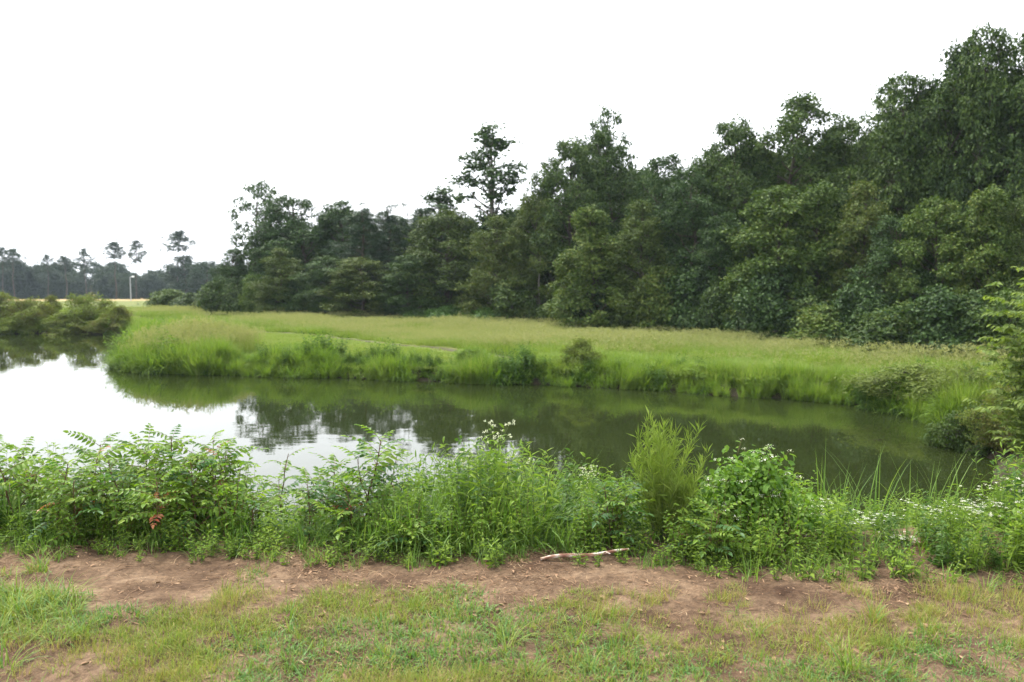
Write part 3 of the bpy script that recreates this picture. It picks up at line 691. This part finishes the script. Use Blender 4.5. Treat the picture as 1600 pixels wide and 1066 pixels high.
def weed(name, seed, stems, H, L, W, mats, per=26, flower=0, leafdroop=.3, parts=False, fsize=1.0):
    g = np.random.default_rng(seed); b = Buf(); sb = Buf() if parts else b; fb = Buf() if parts else b
    for s in range(stems):
        a = g.uniform(0, 6.28); ln = H * g.uniform(.65, 1.0); ou = g.uniform(.05, .3)
        t = np.linspace(0, 1, 6); P = np.stack([math.cos(a) * (t ** 1.3 * ou * ln + .03), math.sin(a) * (t ** 1.3 * ou * ln + .03), t * ln], 1) + g.normal(0, .006, (6, 3))
        P[0, 2] = -.02
        sb.tube(P, .0035 * (1.2 - t), 3, 0 if parts else 1)
        u = np.linspace(.12, 1, per) + g.uniform(-.02, .02, per); u = np.clip(u, .05, 1)
        C = np.stack([np.interp(u, t, P[:, k]) for k in range(3)], 1)
        an = np.arange(per) * 2.4 + g.uniform(-.5, .5, per) + a
        D = np.stack([np.cos(an), np.sin(an), g.uniform(-.35, .6, per) + .5 * (u > .9)], 1)
        sc = np.clip(1.15 - .55 * u, .4, 1.1) * g.uniform(.5, 1.2, per)
        N = np.array([0, 0, 1.0]) + g.normal(0, .42, C.shape)
        b.leaves6(C, D, N, L * sc, W * sc * g.uniform(.75, 1.2, per), .14, leafdroop * g.uniform(.4, 1.6, (per, 1)), 0)
        for q in range(flower):
            c = P[-1] + g.normal(0, 1, 3) * [.05, .05, .014] + [0, 0, .015]; m = 20
            sb.tube(np.array([P[-1] - [0, 0, .05], (P[-1] + c) / 2, c]), .0012, 3, 0 if parts else 1)
            F = c + g.normal(0, 1, (m, 3)) * [.013, .013, .004] * fsize
            fb.leaves(F, g.normal(0, 1, (m, 3)) + [0, 0, .3], np.array([0, 0, 1.0]) + g.normal(0, .4, (m, 3)), .0115 * fsize, .01 * fsize, .1, 0, 0 if parts else 2)
    if parts: return sb.mesh(name + "_stem", M["stem"], True), b.mesh(name + "_foliage", mats[0]), fb.mesh(name + "_flower", mats[2])
    return b.mesh(name, mats)
def bank_weeds(): return [weed("bank_tuft", 218 + k, 9, .7, .13, .05, [M["bankgrass"] if k else M["bankdark"], M["stem"]], 16) for k in range(2)]
BT = [tuft("bank_tuft", 210 + k, 60, .72, .16, .024, .95, [M["bankgrass"]], 4) for k in range(3)] + \
     [tuft("bank_tuft", 213 + k, 70, .8, .14, .014, .55, [M["bankgrass"], M["fieldgrass"]], 4, 0, .4, .3) for k in range(2)] + \
     [tuft("bank_tuft", 216 + k, 60, .6, .2, .03, 1.1, [M["bankdark"], M["bankgrass"]], 3, 0, .5, .2) for k in range(2)]
MT = [tuft("mown_tuft", 220 + k, 90, .09, .3, .014, .7, [M["mown"]], 2) for k in range(3)]

TRACK = np.array([ground_pt(px, py, .44) for px, py in [(200, 492), (240, 498), (330, 511), (450, 519), (560, 531), (650, 541), (715, 547), (800, 555), (840, 562)]])
def track_y(x): return np.interp(x, TRACK[:, 0], TRACK[:, 1], left=80, right=18.5)      # where the mown strip ends and the tall grass begins
# brown track line; shade of the tall grass edge is put into its dark colour
tx = np.linspace(TRACK[0, 0], TRACK[-1, 0], 160); ty = track_y(tx); b = Buf(); rows = []
for k in range(5):
    oy = (k - 2) * .1 + (noise2(tx, tx * 0 + k, 1.5, 90 + k) - .5) * .2; rows.append(np.stack([tx, ty + oy, height(tx, ty + oy) + .012], 1))
V = np.stack(rows, 0); i4 = np.arange(V.shape[0] * V.shape[1]).reshape(V.shape[:2])
b.add(V, np.stack([i4[:-1, :-1], i4[:-1, 1:], i4[1:, 1:], i4[1:, :-1]], -1).reshape(-1, 4))
tag(link("track_edge_shade", b.mesh("track_edge_shade", solid("track_soil_shade", (.045, .04, .018), (.085, .085, .032), 3, .95, .5), True)), "brown track line with painted grass-edge shade between mown strip and tall grass", kind="structure")
g = np.random.default_rng(9)
def visible_field(n, y0, y1, pw=1.0):
    y = y0 + (y1 - y0) * g.random(n) ** pw; px = g.uniform(-120, 1760, n); return (px - 800) / FPX * y, y
x, y = visible_field(60000, 17.5, 66, 1.5); px = x / y * FPX + 800
d = shore_dist(x, y)
tall = (d > .5) & (y > track_y(x) + .5 + (noise2(x, y, .8, 31, 2) - .5) * .5) & (y < wood_edge(px) + 1.5) & (y > 16)
n = tall.sum(); xs, ys = x[tall], y[tall]
pale = g.random(n) < .92 * sstep(2.0, 9.0, d[tall] + (noise2(xs, ys, .35, 35, 2) - .5) * 5)
scatter("field_grass", FT, np.stack([xs, ys, height(xs, ys)], 1), g.uniform(0, 6.28, n), (g.uniform(.7, 1.15, n) * (.4 + 1.1 * noise2(xs, ys, .5, 33, 3)))[:, None] * np.array([1.25, 1.25, 1.0]),
        np.where(pale, g.integers(0, 4, n), 4 + g.integers(0, 4, n)), "tall pale seeding grass covering the field")
mo = (d > .4) & ~tall & (y < np.minimum(track_y(x) - .5, 60)) & (y > 19)
n = mo.sum(); xs, ys = x[mo], y[mo]
scatter("mown_grass", MT, np.stack([xs, ys, height(xs, ys)], 1), g.uniform(0, 6.28, n), g.uniform(.7, 1.3, n), g.integers(0, 3, n), "short mown pale green strip between bank and tall grass")
x, y = visible_field(70000, 15, 42, 1.0); d = shore_dist(x, y)
wid = .5 + 1.5 * noise2(x, y, .5, 41, 2)
bk = (d > -.1) & (d < wid) & (y > 14.5) & ((x > -17.5) | (g.random(len(x)) < .35)) & (noise2(x, y, 1.3, 45, 2) + g.uniform(-.12, .12, len(x)) > .16) & (g.random(len(x)) < .6)
n = bk.sum(); xs, ys = x[bk], y[bk]; hs = (.28 + 1.05 * noise2(xs, ys, .9, 43, 2) ** 1.2) * g.uniform(.7, 1.2, n)
hs *= np.where((xs < -7.5) & (ys < 30), 1.3, 1.0)
kk = noise2(xs, ys, 1.1, 47, 2) + g.uniform(-.15, .15, n)
scatter("bank_grass", BT + bank_weeds(), np.stack([xs, ys, height(xs, ys) - .02], 1), g.uniform(0, 6.28, n), np.stack([hs * .95, hs * .95, hs], 1), np.where(kk < .39, 5 + g.integers(0, 4, n), np.where(kk > .58, 3 + g.integers(0, 2, n), g.integers(0, 3, n))), "lush bright green grass hanging over the far bank", g.normal(0, .15, (n, 2)))
# tall pale grass on the point at the inlet mouth
m = 420; a = g.uniform(0, 6.28, m); r = np.sqrt(g.random(m))
xs, ys = -10.0 + np.cos(a) * r * 1.9, 26.0 + np.sin(a) * r * 2.2; hh = 2.1 * (1 - .45 * r) * g.uniform(.8, 1.1, m)
ok = shore_dist(xs, ys) > 0.1
scatter("reed_patch", FT, np.stack([xs, ys, height(xs, ys)], 1)[ok], g.uniform(0, 6.28, ok.sum()), np.stack([hh * .8, hh * .8, hh * 1.25], 1)[ok], g.integers(0, 4, ok.sum()), "tall feathery grass patch on the point at the inlet")

# ------------------------------------------------------------------ near bank plants
def near_top(px, fill=True):
    A = [(-300, 700), (0, 705), (120, 712), (260, 708), (360, 722), (395, 770), (450, 785), (520, 745), (600, 742), (640, 742), (700, 722), (760, 696), (830, 706), (880, 730), (980, 745), (1100, 760),
         (1180, 740), (1270, 750), (1300, 775), (1400, 795), (1500, 780), (1560, 745), (1620, 715), (1900, 700)]
    return np.interp(px, [a[0] for a in A], [a[1] for a in A])
def front_edge(px):      # depth at which growth meets the bare dirt
    A = [(-300, 4.75), (0, 4.85), (300, 4.75), (550, 4.68), (800, 4.66), (1000, 4.68), (1060, 4.55), (1150, 4.45), (1400, 4.38), (1600, 4.32), (1900, 4.3)]
    return np.interp(px, [a[0] for a in A], [a[1] for a in A])

def sumac_frond(name, seed, ln, pairs, mat, lw=.017):
    g = np.random.default_rng(seed); b = Buf()
    t = np.linspace(0, 1, 6); R_ = np.stack([t * ln, np.zeros(6), .16 * ln * np.sin(t * 2.2) - .12 * ln * t ** 2], 1)
    b.tube(R_, .0022 * (1.3 - t), 3, 1)
    u = np.linspace(.2, .95, pairs); u = np.repeat(u, 2); s = np.tile([1, -1], pairs)
    C = np.stack([np.interp(u, t, R_[:, k]) for k in range(3)], 1)
    sc = np.sin(np.pi * (u * .72 + .2)) ** .7
    D = np.stack([.45 + .25 * u, s * 1.0, g.normal(-.12, .12, len(u))], 1)
    C = np.concatenate([C, R_[-1:]]); D = np.concatenate([D, [[1, 0, -.2]]]); sc = np.append(sc, .9)
    N = np.array([0, 0, 1]) + g.normal(0, .22, C.shape)
    b.leaves6(C, D, N, .235 * ln * sc * g.uniform(.9, 1.1, len(C)), lw * (ln / .24) * sc * 1.75, .14, .25, 0)
    return b.mesh(name, [mat, M["redstem"]])
FR = {"g": [sumac_frond("sumac_leaf", 300 + k, .31, 6 + k % 2, M["sumac"], .0165) for k in range(3)] + [sumac_frond("sumac_leaf", 305, .25, 5, M["sumac"], .019)],
      "b": [sumac_frond("sumac_leaf", 310 + k, .3, 6, M["sumac_blue"], .0165) for k in range(2)],
      "r": [sumac_frond("sumac_leaf", 320 + k, .22, 5, M["sumac_red"], .0165) for k in range(2)]}
def sumac(px, top, depth, label, blue=0.2, red=0.0, nfr=None, lean=None):
    gs = np.random.default_rng(int(px * 13 + top))
    x = x_at(px, depth); z = hz(x, depth) - .02; H = z_at(top, depth) - z
    o = empty("sumac", (x, depth, z)); b = Buf()
    t = np.linspace(0, 1, 7); lx, ly = gs.normal(0, .07, 2)
    st = np.stack([lx * t ** 1.5 * H * 1.2 + gs.normal(0, .006, 7), ly * t ** 1.5 * H, t * H * .86], 1); st[0] = 0
    b.tube(st, .0085 * H ** .5 * (1.1 - .75 * t), 5)
    n = nfr or int(10 + H * 14)
    specs = []
    for k in range(n):
        u = .22 + .78 * (k + .5) / n; specs.append((u, k * 2.4 + gs.uniform(-.4, .4), np.interp(u, t, st[:, 0]), np.interp(u, t, st[:, 1]), u * H * .86))
    # a side branch or two
    for q in range(gs.integers(1, 3)):
        a = gs.uniform(0, 6.28); u0 = gs.uniform(.2, .5); s0 = np.array([np.interp(u0, t, st[:, k]) for k in range(3)])
        e = s0 + np.array([math.cos(a) * .22 * H, math.sin(a) * .22 * H, .36 * H])
        b.tube(np.array([s0, (s0 + e) / 2 + [math.cos(a) * .03, math.sin(a) * .03, -.02], e]), [.005, .004, .002], 4)
        for k in range(6):
            f = .4 + .6 * k / 5; p = s0 + (e - s0) * f; specs.append((.5 + .5 * f, a + k * 2.4, *p))
    link("stem", b.mesh("sumac_stem", M["redstem"], True), o)
    for (u, a, fx, fy, fz) in specs:
        c = "r" if gs.random() < red * (1.3 - u) else ("b" if gs.random() < blue * (1.5 - u) else "g")
        me = FR[c][gs.integers(0, len(FR[c]))]
        f = link("leaf", me, o, (fx, fy, fz)); s = gs.uniform(.72, 1.12) * (1.05 - .35 * max(0, u - .6) / .4) * min(1.15, .6 + .5 * H)
        f.scale = (s, s, s); f.rotation_euler = (gs.normal(0, .25), gs.uniform(-.25, .25) - .75 * max(0, u - .55) - .1, a)
    tag(o, label, "sumac", "sumac plants on the near bank")
    return o
SUM = [(12, 668, 5.3), (40, 676, 5.6), (70, 705, 5.05), (104, 735, 4.95), (128, 688, 5.3), (152, 668, 5.6), (186, 695, 5.15), (212, 672, 5.5), (240, 735, 4.95), (264, 655, 5.35),
       (296, 700, 5.1), (330, 664, 5.6), (356, 682, 5.35), (385, 765, 5.0), (428, 688, 5.8), (478, 735, 5.1), (512, 705, 5.4), (562, 655, 5.3), (590, 690, 5.5), (548, 745, 4.95)]
tall_i = [k for k, s in enumerate(SUM) if s[1] < 670]
for k, (px, top, dep) in enumerate(SUM):
    sz = "tall" if top < 680 else ("small" if top > 730 else "mid-height")
    sumac(px, top, dep, "%s sumac plant with feather-like leaves, %s from the left on the near bank" % (sz, ORD[k]), .5 if px > 440 else .18, .13 if 200 < px < 360 else .02, 9 if px == 428 else None)
sumac(960, 742, 4.9, "dark single sumac stem just left of the feathery dog fennel", .9)
sumac(1118, 788, 4.62, "small sumac in front of the white-flowered vine mound", .2)
sumac(650, 800, 4.8, "low sumac among the broad grass in the middle", .4)

# leafy weeds: upright stems with lance-shaped leaves
WD = [weed("leafy_weed", 400 + k, 6, .6, .105, .036, [M["weed"], M["stem"]], 22) for k in range(3)] + \
     [weed("leafy_weed", 410 + k, 5, .6, .085, .044, [M["weed_dark"], M["stem"]], 20) for k in range(2)] + \
     [weed("leafy_weed", 420 + k, 6, .6, .12, .022, [M["weed"], M["stem"]], 24) for k in range(2)] + \
     [weed("leafy_weed", 425 + k, 6, .6, .075, .046, [M["sumac"], M["redstem"]], 20, 0, .45) for k in range(3)]
BON = [weed("boneset", 430 + k, 7, .6, .1, .036, [M["weed"], M["stem"], M["flower"]], 18, 5, .3, True, .6) for k in range(3)]
BG = [tuft("broad_grass", 440 + k, 40, .5, .11, .012, 1.0, [M["broadgrass"]], 5) for k in range(3)]
RG = [tuft("reed_grass", 450 + k, 12, .75, .12, .01, .5, [M["broadgrass"]], 5) for k in range(2)]
LOWW = [weed("low_weed", 460 + k, 5, .22, .055, .022, [M["weed"], M["stem"]], 9) for k in range(2)] + \
       [tuft("low_weed", 470 + k, 16, .22, .05, .007, .9, [M["broadgrass"]], 4) for k in range(2)]

g = np.random.default_rng(15)
def near_fill(n, lo, hi, pxa, pxb, pw=1.0):
    px = g.uniform(pxa, pxb, n); dep = front_edge(px) + lo + (hi - lo) * g.random(n) ** pw
    x = x_at(px, dep); z = height(x, dep); return px, dep, x, z
def fill_scale(px, dep, z, protoH, lo=.55, mx=1.6):
    top = near_top(px) + g.uniform(-22, 105, len(px))
    want = CAM_Z - dep * np.tan(np.arctan((top - 533) / FPX) + PITCH) - z
    lim = np.clip((dep - front_edge(px)) * 1.3 + .2, .2, 3)        # growth is lower at the dirt's edge
    want = np.minimum(want, lim)
    return np.clip(want / protoH, .25, mx), want
# general weeds
px, dep, x, z = near_fill(1450, .05, 2.8, -250, 1850, 1.2)
s, want = fill_scale(px, dep, z, .6)
ok = (want > .12) & ~((px < 620) & (g.random(len(px)) < .25)) & ~((noise2(x, dep, 2.2, 57, 2) < .38) & (g.random(len(px)) < .7) & ((px < 620) | (px > 1000))) & ~((px > 1100) & (px < 1280) & (dep < 5.15) & (dep > 4.75)) & ~((px > 1000) & (px < 1085) & (dep < 5.05) & (dep > 4.8))
kd = np.where(noise2(x, dep, 1.3, 51, 2) > .5, np.where(g.random(len(x)) < .5, g.integers(0, 3, len(x)), g.integers(7, 10, len(x))), np.where(g.random(len(x)) < .5, g.integers(3, 5, len(x)), g.integers(5, 7, len(x))))
pr = np.clip(s, .5, 1.2)
scatter("weed_thicket", WD, np.stack([x, dep, z], 1)[ok], g.uniform(0, 6.28, ok.sum()), np.stack([pr * .9, pr * .9, s], 1)[ok], kd[ok], "dense leafy green weeds filling the near bank", g.normal(0, .1, (ok.sum(), 2)))
# broad arching grass in the middle, and at the dirt edge
px, dep, x, z = near_fill(150, .02, .7, 540, 860)
px2, dep2, x2, z2 = near_fill(120, .05, 1.2, -200, 560); px3, dep3, x3, z3 = near_fill(110, .1, 1.5, 860, 1700)
px, dep, x, z = [np.concatenate(q) for q in ((px, px2, px3), (dep, dep2, dep3), (x, x2, x3), (z, z2, z3))]
s, want = fill_scale(px, dep, z, .5); s = np.minimum(s, 1.1)
scatter("broad_grass", BG, np.stack([x, dep, z], 1), g.uniform(0, 6.28, len(x)), s, g.integers(0, 3, len(x)), "arching broad-bladed grass at the foot of the near bank growth")
px, dep, x, z = near_fill(9, .9, 3.0, 1270, 1560); px2, dep2, x2, z2 = near_fill(30, 1.0, 2.6, 640, 960)
px, dep, x, z = [np.concatenate(q) for q in ((px, px2), (dep, dep2), (x, x2), (z, z2))]
scatter("reed_grass", RG, np.stack([x, dep, z], 1), g.uniform(0, 6.28, len(x)), g.uniform(.7, 1.1, len(x)), g.integers(0, 2, len(x)), "tall thin grass standing at the water behind the white flowers")
px, dep, x, z = near_fill(420, -.2, .2, -250, 1850); q = ~((px > 830) & (px < 1000) & (dep < 4.64) & (g.random(len(px)) < .7)); px, dep, x, z = px[q], dep[q], x[q], z[q]
scatter("low_weeds", LOWW, np.stack([x, dep, np.where(dep < 5, dirt_z(x, dep) - .01, z)], 1), g.uniform(0, 6.28, len(x)), g.uniform(.25, .9, len(x)), g.integers(0, 4, len(x)), "low leafy seedlings along the edge of the dirt")

# white-flowered plants, countable clumps on the right
BS = [(1300, 800, 5.1), (1345, 825, 4.95), (1385, 812, 5.2), (1420, 840, 4.85), (1455, 800, 5.3), (1490, 815, 5.0), (1520, 790, 5.3), (1550, 800, 4.9), (1575, 765, 5.3), (1605, 790, 4.95), (1630, 760, 5.3)]
def flowering(px, top, dep, v, label, group, sq=1.0):
    x = x_at(px, dep); z = hz(x, dep); H = z_at(top, dep) - z; s = H / .6
    o = empty("flowering_weed", (x, dep, z - .02), px * 1.7, (max(s, .75) * sq, max(s, .75) * sq, s))
    for nm, me in zip(("stem", "foliage", "flower"), BON[v % 3]): link(nm, me, o)
    tag(o, label, "weed", group)
for k, (px, top, dep) in enumerate(BS):
    flowering(px, top - 18, dep, k, "white-flowered leafy weed, %s from the left along the right near bank" % ORD[k], "white-flowered weeds on the right")
for px, top, dep, lab in [(770, 658, 6.0, "tall pink-white flowering weed standing highest in the middle of the bank"), (735, 700, 5.9, "flowering weed left of the tallest middle one"),
                          (810, 700, 5.8, "flowering weed right of the tallest middle one"), (920, 722, 5.4, "flowering weed left of the feathery dog fennel")]:
    flowering(px, top, dep, int(px), lab, "flowering weeds in the middle of the bank", .6)

# dog fennel: a sheaf of stems with thread-like leaves
def dog_fennel(px, top, dep):
    g = np.random.default_rng(77); x = x_at(px, dep); z = hz(x, dep); H = z_at(top, dep) - z
    o = empty("dog_fennel", (x, dep, z)); sb, fb = Buf(), Buf()
    for s in range(50):
        a = g.uniform(0, 6.28); ou = g.uniform(.0, .42); ln = H * g.uniform(.5, 1.08) * (1.05 - .5 * ou)
        t = np.linspace(0, 1, 7); cv = g.normal(0, .06, 2)
        P = np.stack([math.cos(a) * (ou * t ** 1.1 * ln * .95 + .035) + cv[0] * t ** 2, math.sin(a) * (ou * t ** 1.1 * ln * .95 + .035) + cv[1] * t ** 2, t * ln], 1)
        P[:, 0] += .03 * t ** 2; sb.tube(P, .003 * (1.15 - t), 3)
        m = 125; u = .22 + .78 * g.random(m) ** .9; C = np.stack([np.interp(u, t, P[:, k]) for k in range(3)], 1)
        D = unit(g.normal(0, .5, (m, 3)) + [0, 0, 1.0])
        fb.leaves(C, D, g.normal(0, 1, (m, 3)), g.uniform(.04, .13, m) * (1.25 - .5 * u), .0023, 0, g.uniform(-.2, .3, (m, 1)))
    link("stem", sb.mesh("fennel_stem", M["stem"], True), o); link("foliage", fb.mesh("fennel_foliage", M["fennel"]), o)
    tag(o, "feathery light green dog fennel rising beside the vine mound", "weed")
dog_fennel(1042, 670, 4.95)

# vine mound with dark hollow below and white flower heads on top
def vine_mound(px, top, dep, wpx):
    g = np.random.default_rng(88); x = x_at(px, dep); z = hz(x, dep); H = z_at(top, dep) - z; Rw = wpx / 2 / FPX * dep
    o = empty("vine_mound", (x, dep, z)); lb, sb, fb = Buf(), Buf(), Buf(); single = []
    nl = 46; heads = []
    for k in range(nl):
        a = k * 2.4 + g.normal(0, .3); v = (k + .5) / nl; zc = H * (.16 + .68 * v) * g.uniform(.85, 1.08); rr = Rw * (1.05 - .75 * v ** 1.6) * g.uniform(.35, .9)
        c = np.array([math.cos(a) * rr * (1.1 if math.cos(a) > 0 else .85) - .05 * v, math.sin(a) * rr * .7, zc]); lr = Rw * g.uniform(.16, .32)
        sb.tube(np.array([[g.normal(0, .05), g.normal(0, .05), -.03], c * [.5, .5, .6], c]), [.007, .005, .003], 4)
        m = 80; d = unit(g.normal(0, 1, (m, 3)) + [0, -.15, .35]); C = c + d * lr * g.uniform(.4, 1.35, (m, 1))
        N = unit(d * .5 + [0, 0, .6] + g.normal(0, .45, (m, 3))); D = unit(np.cross(N, g.normal(0, 1, (m, 3))) + d * .4 + [0, 0, -.5])
        s = g.uniform(.4, 1.1, m); lb.leaves6(C[5:], D[5:], N[5:], .05 * s[5:], .034 * s[5:] * g.uniform(.7, 1.2, m - 5), .12, .25); single += [(C[q], D[q], N[q], s[q]) for q in range(5)]
        if v > .55 or k % 4 == 0:
            for q in range(g.integers(1, 4)):
                dd = unit(g.normal(0, 1, 3) + [0, -.3, 1.1]); fc = c + dd * (lr * 1.2 + .02); heads.append(fc)
                sb.tube(np.array([c + dd * lr * .6, fc]), .0012, 3)
    mm = 14; fb.leaves(g.normal(0, 1, (mm, 3)) * [.011, .011, .004], g.normal(0, 1, (mm, 3)), np.array([0, 0, 1.0]) + g.normal(0, .4, (mm, 3)), .0075, .0065, .1, 0)
    link("stem", sb.mesh("vine_stem", M["redstem"], True), o); link("foliage", lb.mesh("vine_foliage", M["vineleaf"]), o)
    fm = fb.mesh("vine_flower", M["flower"])
    for q, fc in enumerate(heads):
        fl = link("flower", fm, o, fc); fl.rotation_euler = (0, 0, q * 1.3); fl.scale = [.7 + .5 * ((q * 37) % 10) / 10] * 3
    one = Buf(); one.leaves6(np.zeros((1, 3)), [[1, 0, 0]], [[0, 0, 1]], [.056], [.044], .14, .2); one = one.mesh("vine_leaf", M["vineleaf"])
    for C, D, N, sc in single:
        Dx = Vector(D); Nz = Vector(N); Yv = Nz.cross(Dx).normalized(); Nz = Dx.cross(Yv).normalized()
        lf = link("leaf", one, o, C); lf.rotation_euler = Matrix((Dx, Yv, Nz)).transposed().to_euler(); lf.scale = (sc, sc, sc)
    tag(o, "domed broad-leaved vine mound with small white flower heads", "bush")
vine_mound(1188, 706, 4.98, 225)

# ------------------------------------------------------------------ foreground lawn
LG = [tuft("lawn_tuft", 500 + k, 34, .08, .06, .0038, .8, [M["lawn"], M["lawn_dry"]], 3, 0, .6, .3) for k in range(4)] + \
     [tuft("lawn_tuft", 510 + k, 40, .095, .05, .0027, .55, [M["lawn_dry"], M["lawn"]], 3, 0, .6, .35) for k in range(3)] + \
     [tuft("lawn_tuft", 520 + k, 28, .075, .07, .0056, 1.2, [M["crab"], M["lawn"]], 3, 0, .6, .3) for k in range(3)] + \
     [tuft("lawn_tuft", 530 + k, 22, .2, .04, .0055, 1.0, [M["lawn"], M["crab"]], 4, 0, .5, .3) for k in range(2)]
g = np.random.default_rng(23)
n = 26000; x = g.uniform(-5.6, 5.6, n); y = g.uniform(1.4, 4.75, n)
pxx = x / y * FPX + 800
lim = np.interp(pxx, [-200, 0, 60, 180, 300, 420, 560, 700, 850, 960, 1080, 1250, 1400, 1600, 1800], [4.6, 4.5, 4.25, 3.85, 3.85, 4.0, 4.16, 4.04, 3.9, 3.95, 4.16, 4.25, 4.23, 4.27, 4.3])
nz = noise2(x, y, 1.1, 61, 3); fine = noise2(x, y, 3.5, 63, 2)
dens = sstep(.12, -.25, y - lim + .08 - (nz - .5) * .9 - (fine - .5) * .35) * (.1 + .24 * sstep(950, 1200, pxx) + .85 * sstep(.39, .54, nz * .45 + fine * .55))
dens = np.maximum(dens, .75 * (noise2(x, y, 1.6, 67, 2) > .7) * sstep(.55, .68, noise2(x, y, 4, 68, 1)))       # stray tufts on the dirt
ok = g.random(n) < dens; x, y, pxx = x[ok], y[ok], pxx[ok]; n = len(x)
zone = noise2(x, y, 1.0, 71, 2); zz = g.random(n)
kd = np.where(zone > .51, 4 + g.integers(0, 3, n), np.where(zone < .42, 7 + g.integers(0, 3, n), g.integers(0, 4, n)))
kd = np.where(zz < .2, g.integers(0, 4, n), kd); kd = np.where((pxx < 110) & (zz > .75), 10 + g.integers(0, 2, n), kd); kd = np.where(zz > .985, 10 + g.integers(0, 2, n), kd)
sc = g.uniform(.55, 1.15, n) * (.7 + .6 * noise2(x, y, 2.2, 73, 2))
scatter("lawn_grass", LG, np.stack([x, y, dirt_z(x, y) - .006], 1), g.uniform(0, 6.28, n), sc, kd, "patchy rough grass in the foreground", g.normal(0, .12, (n, 2)))
# brown litter of dead leaves and twigs on the dirt
CH = []
for k in range(8):
    gg = np.random.default_rng(600 + k); b = Buf()
    if k < 4: b.leaves6(np.zeros((1, 3)), [[1, 0, .1]], [[0, .2, 1]], [.02 + .008 * k], [.006 + .005 * (k % 3)], .2, .1 - .15 * (k % 2))
    elif k < 6: b.tube(np.array([[0, 0, 0], [.03, .006, .004], [.07, -.004, .003]]), [.0018, .0016, .001], 4)
    else:
        m = 16; C = gg.normal(0, 1, (m, 3)) * [.045, .045, .004]; A = gg.uniform(0, 6.28, m)
        b.leaves(C, np.stack([np.cos(A), np.sin(A), gg.normal(0, .12, m)], 1), gg.normal(0, .3, (m, 3)) + [0, 0, 1], gg.uniform(.02, .06, m), .0028, .1, .05)
    CH.append(b.mesh("litter_piece", M["litter"]))
n = 34000; x = g.uniform(-5.6, 5.6, n); y = 2.6 + 2.5 * g.random(n) ** .6
fe = front_edge(x / y * FPX + 800)
keep = g.random(n) < .1 + .9 * sstep(.42, .6, noise2(x, y, 2.2, 81, 3)) * (.35 + .65 * sstep(-.6, -.05, y - fe)); x, y = x[keep], y[keep]; n = len(x)
scatter("leaf_litter", CH, np.stack([x, y, dirt_z(x, y) + .002], 1), g.uniform(0, 6.28, n), g.uniform(.4, 1.25, n), g.integers(0, 8, n), "brown dead leaves and straw strewn on the dirt", g.normal(0, .2, (n, 2)))

# ------------------------------------------------------------------ small things
def branch_material():
    m, nd, lk, out = new_mat("peeling_bark")
    tc = nd.new("ShaderNodeTexCoord"); nz = nd.new("ShaderNodeTexNoise"); nz.inputs["Scale"].default_value = 22; nz.inputs["Detail"].default_value = 5
    mp = nd.new("ShaderNodeMapping"); mp.inputs["Scale"].default_value = (.5, 1.6, 1.6)
    lk.new(tc.outputs["Object"], mp.inputs[0]); lk.new(mp.outputs[0], nz.inputs["Vector"])
    rp = ramp_node(nd, [(.42, (.16, .065, .038)), (.5, (.3, .19, .13)), (.56, (.5, .44, .39)), (.75, (.62, .58, .54))]); lk.new(nz.outputs[0], rp.inputs[0])
    p = nd.new("ShaderNodeBsdfPrincipled"); p.inputs["Roughness"].default_value = .8; lk.new(rp.outputs[0], p.inputs["Base Color"]); lk.new(p.outputs[0], out.inputs[0])
    return m
b = Buf(); t = np.linspace(0, 1, 10)
bx0, bx1 = x_at(845, 4.55), x_at(988, 4.62)
P = np.stack([t * (bx1 - bx0), .12 * t + .012 * np.sin(t * 7), .006 + .012 * t + .005 * np.sin(t * 9)], 1)
b.tube(P, .004 + .008 * np.sin(np.pi * np.clip(t * .8 + .15, 0, 1)), 8); b.tube(P[6] + np.array([[0, 0, 0], [.03, -.03, .02], [.05, -.06, .022]]), [.006, .004, .002], 5)
o = link("fallen_branch", b.mesh("fallen_branch", branch_material(), True), None, (bx0, 4.52, float(dirt_z(np.array([bx0]), np.array([4.52]))[0]) + .004))
tag(o, "pale peeling fallen branch lying on the dirt at the weeds' edge", "branch")

# pole with lamp far off on the left
M["pole"] = solid("weathered_pole", (.3, .31, .32), (.45, .46, .46), 5, .8, .1); M["lamp"] = solid("lamp_housing", (.7, .72, .72), (.8, .8, .8), 5, .4, 0)
dp = 128; xp = x_at(205, dp); zp = hz(xp, dp); hp = z_at(433, dp) - zp
o = empty("light_pole", (xp, dp, zp)); b = Buf(); b.tube([(0, 0, -.3), (0, 0, hp * .5), (0, 0, hp)], [.07, .065, .055], 8); link("pole", b.mesh("pole", M["pole"], True), o)
b = Buf(); b.tube([(0, 0, hp - .15), (.15, -.1, hp + .02), (.45, -.2, hp + .05)], [.03, .03, .03], 6); link("arm", b.mesh("arm", M["pole"], True), o)
b = Buf(); b.tube([(.25, -.15, hp + .02), (.4, -.2, hp + .06), (.7, -.28, hp + .05), (.8, -.3, hp + .02)], [.04, .1, .11, .05], 8); link("lamp_head", b.mesh("lamp_head", M["lamp"], True), o)
tag(o, "thin pale pole with a white lamp before the far wood", "pole")

# ------------------------------------------------------------------ haze
b = Buf()
v = np.array([(sx, sy, sz) for sz in (-6.5, 24) for sy in (-70, 470) for sx in (-430, 430)], float)
b.add(v, [(0, 2, 3, 1), (4, 5, 7, 6), (0, 1, 5, 4), (2, 6, 7, 3), (0, 4, 6, 2), (1, 3, 7, 5)])
mh, nd, lk, out = new_mat("haze_air")
pv = nd.new("ShaderNodeVolumePrincipled"); pv.inputs["Color"].default_value = (.74, .87, 1, 1); pv.inputs["Density"].default_value = .00028
lk.new(pv.outputs[0], out.inputs["Volume"])
hz_o = link("haze", b.mesh("haze", mh)); tag(hz_o, "thin summer haze in the air", kind="stuff")
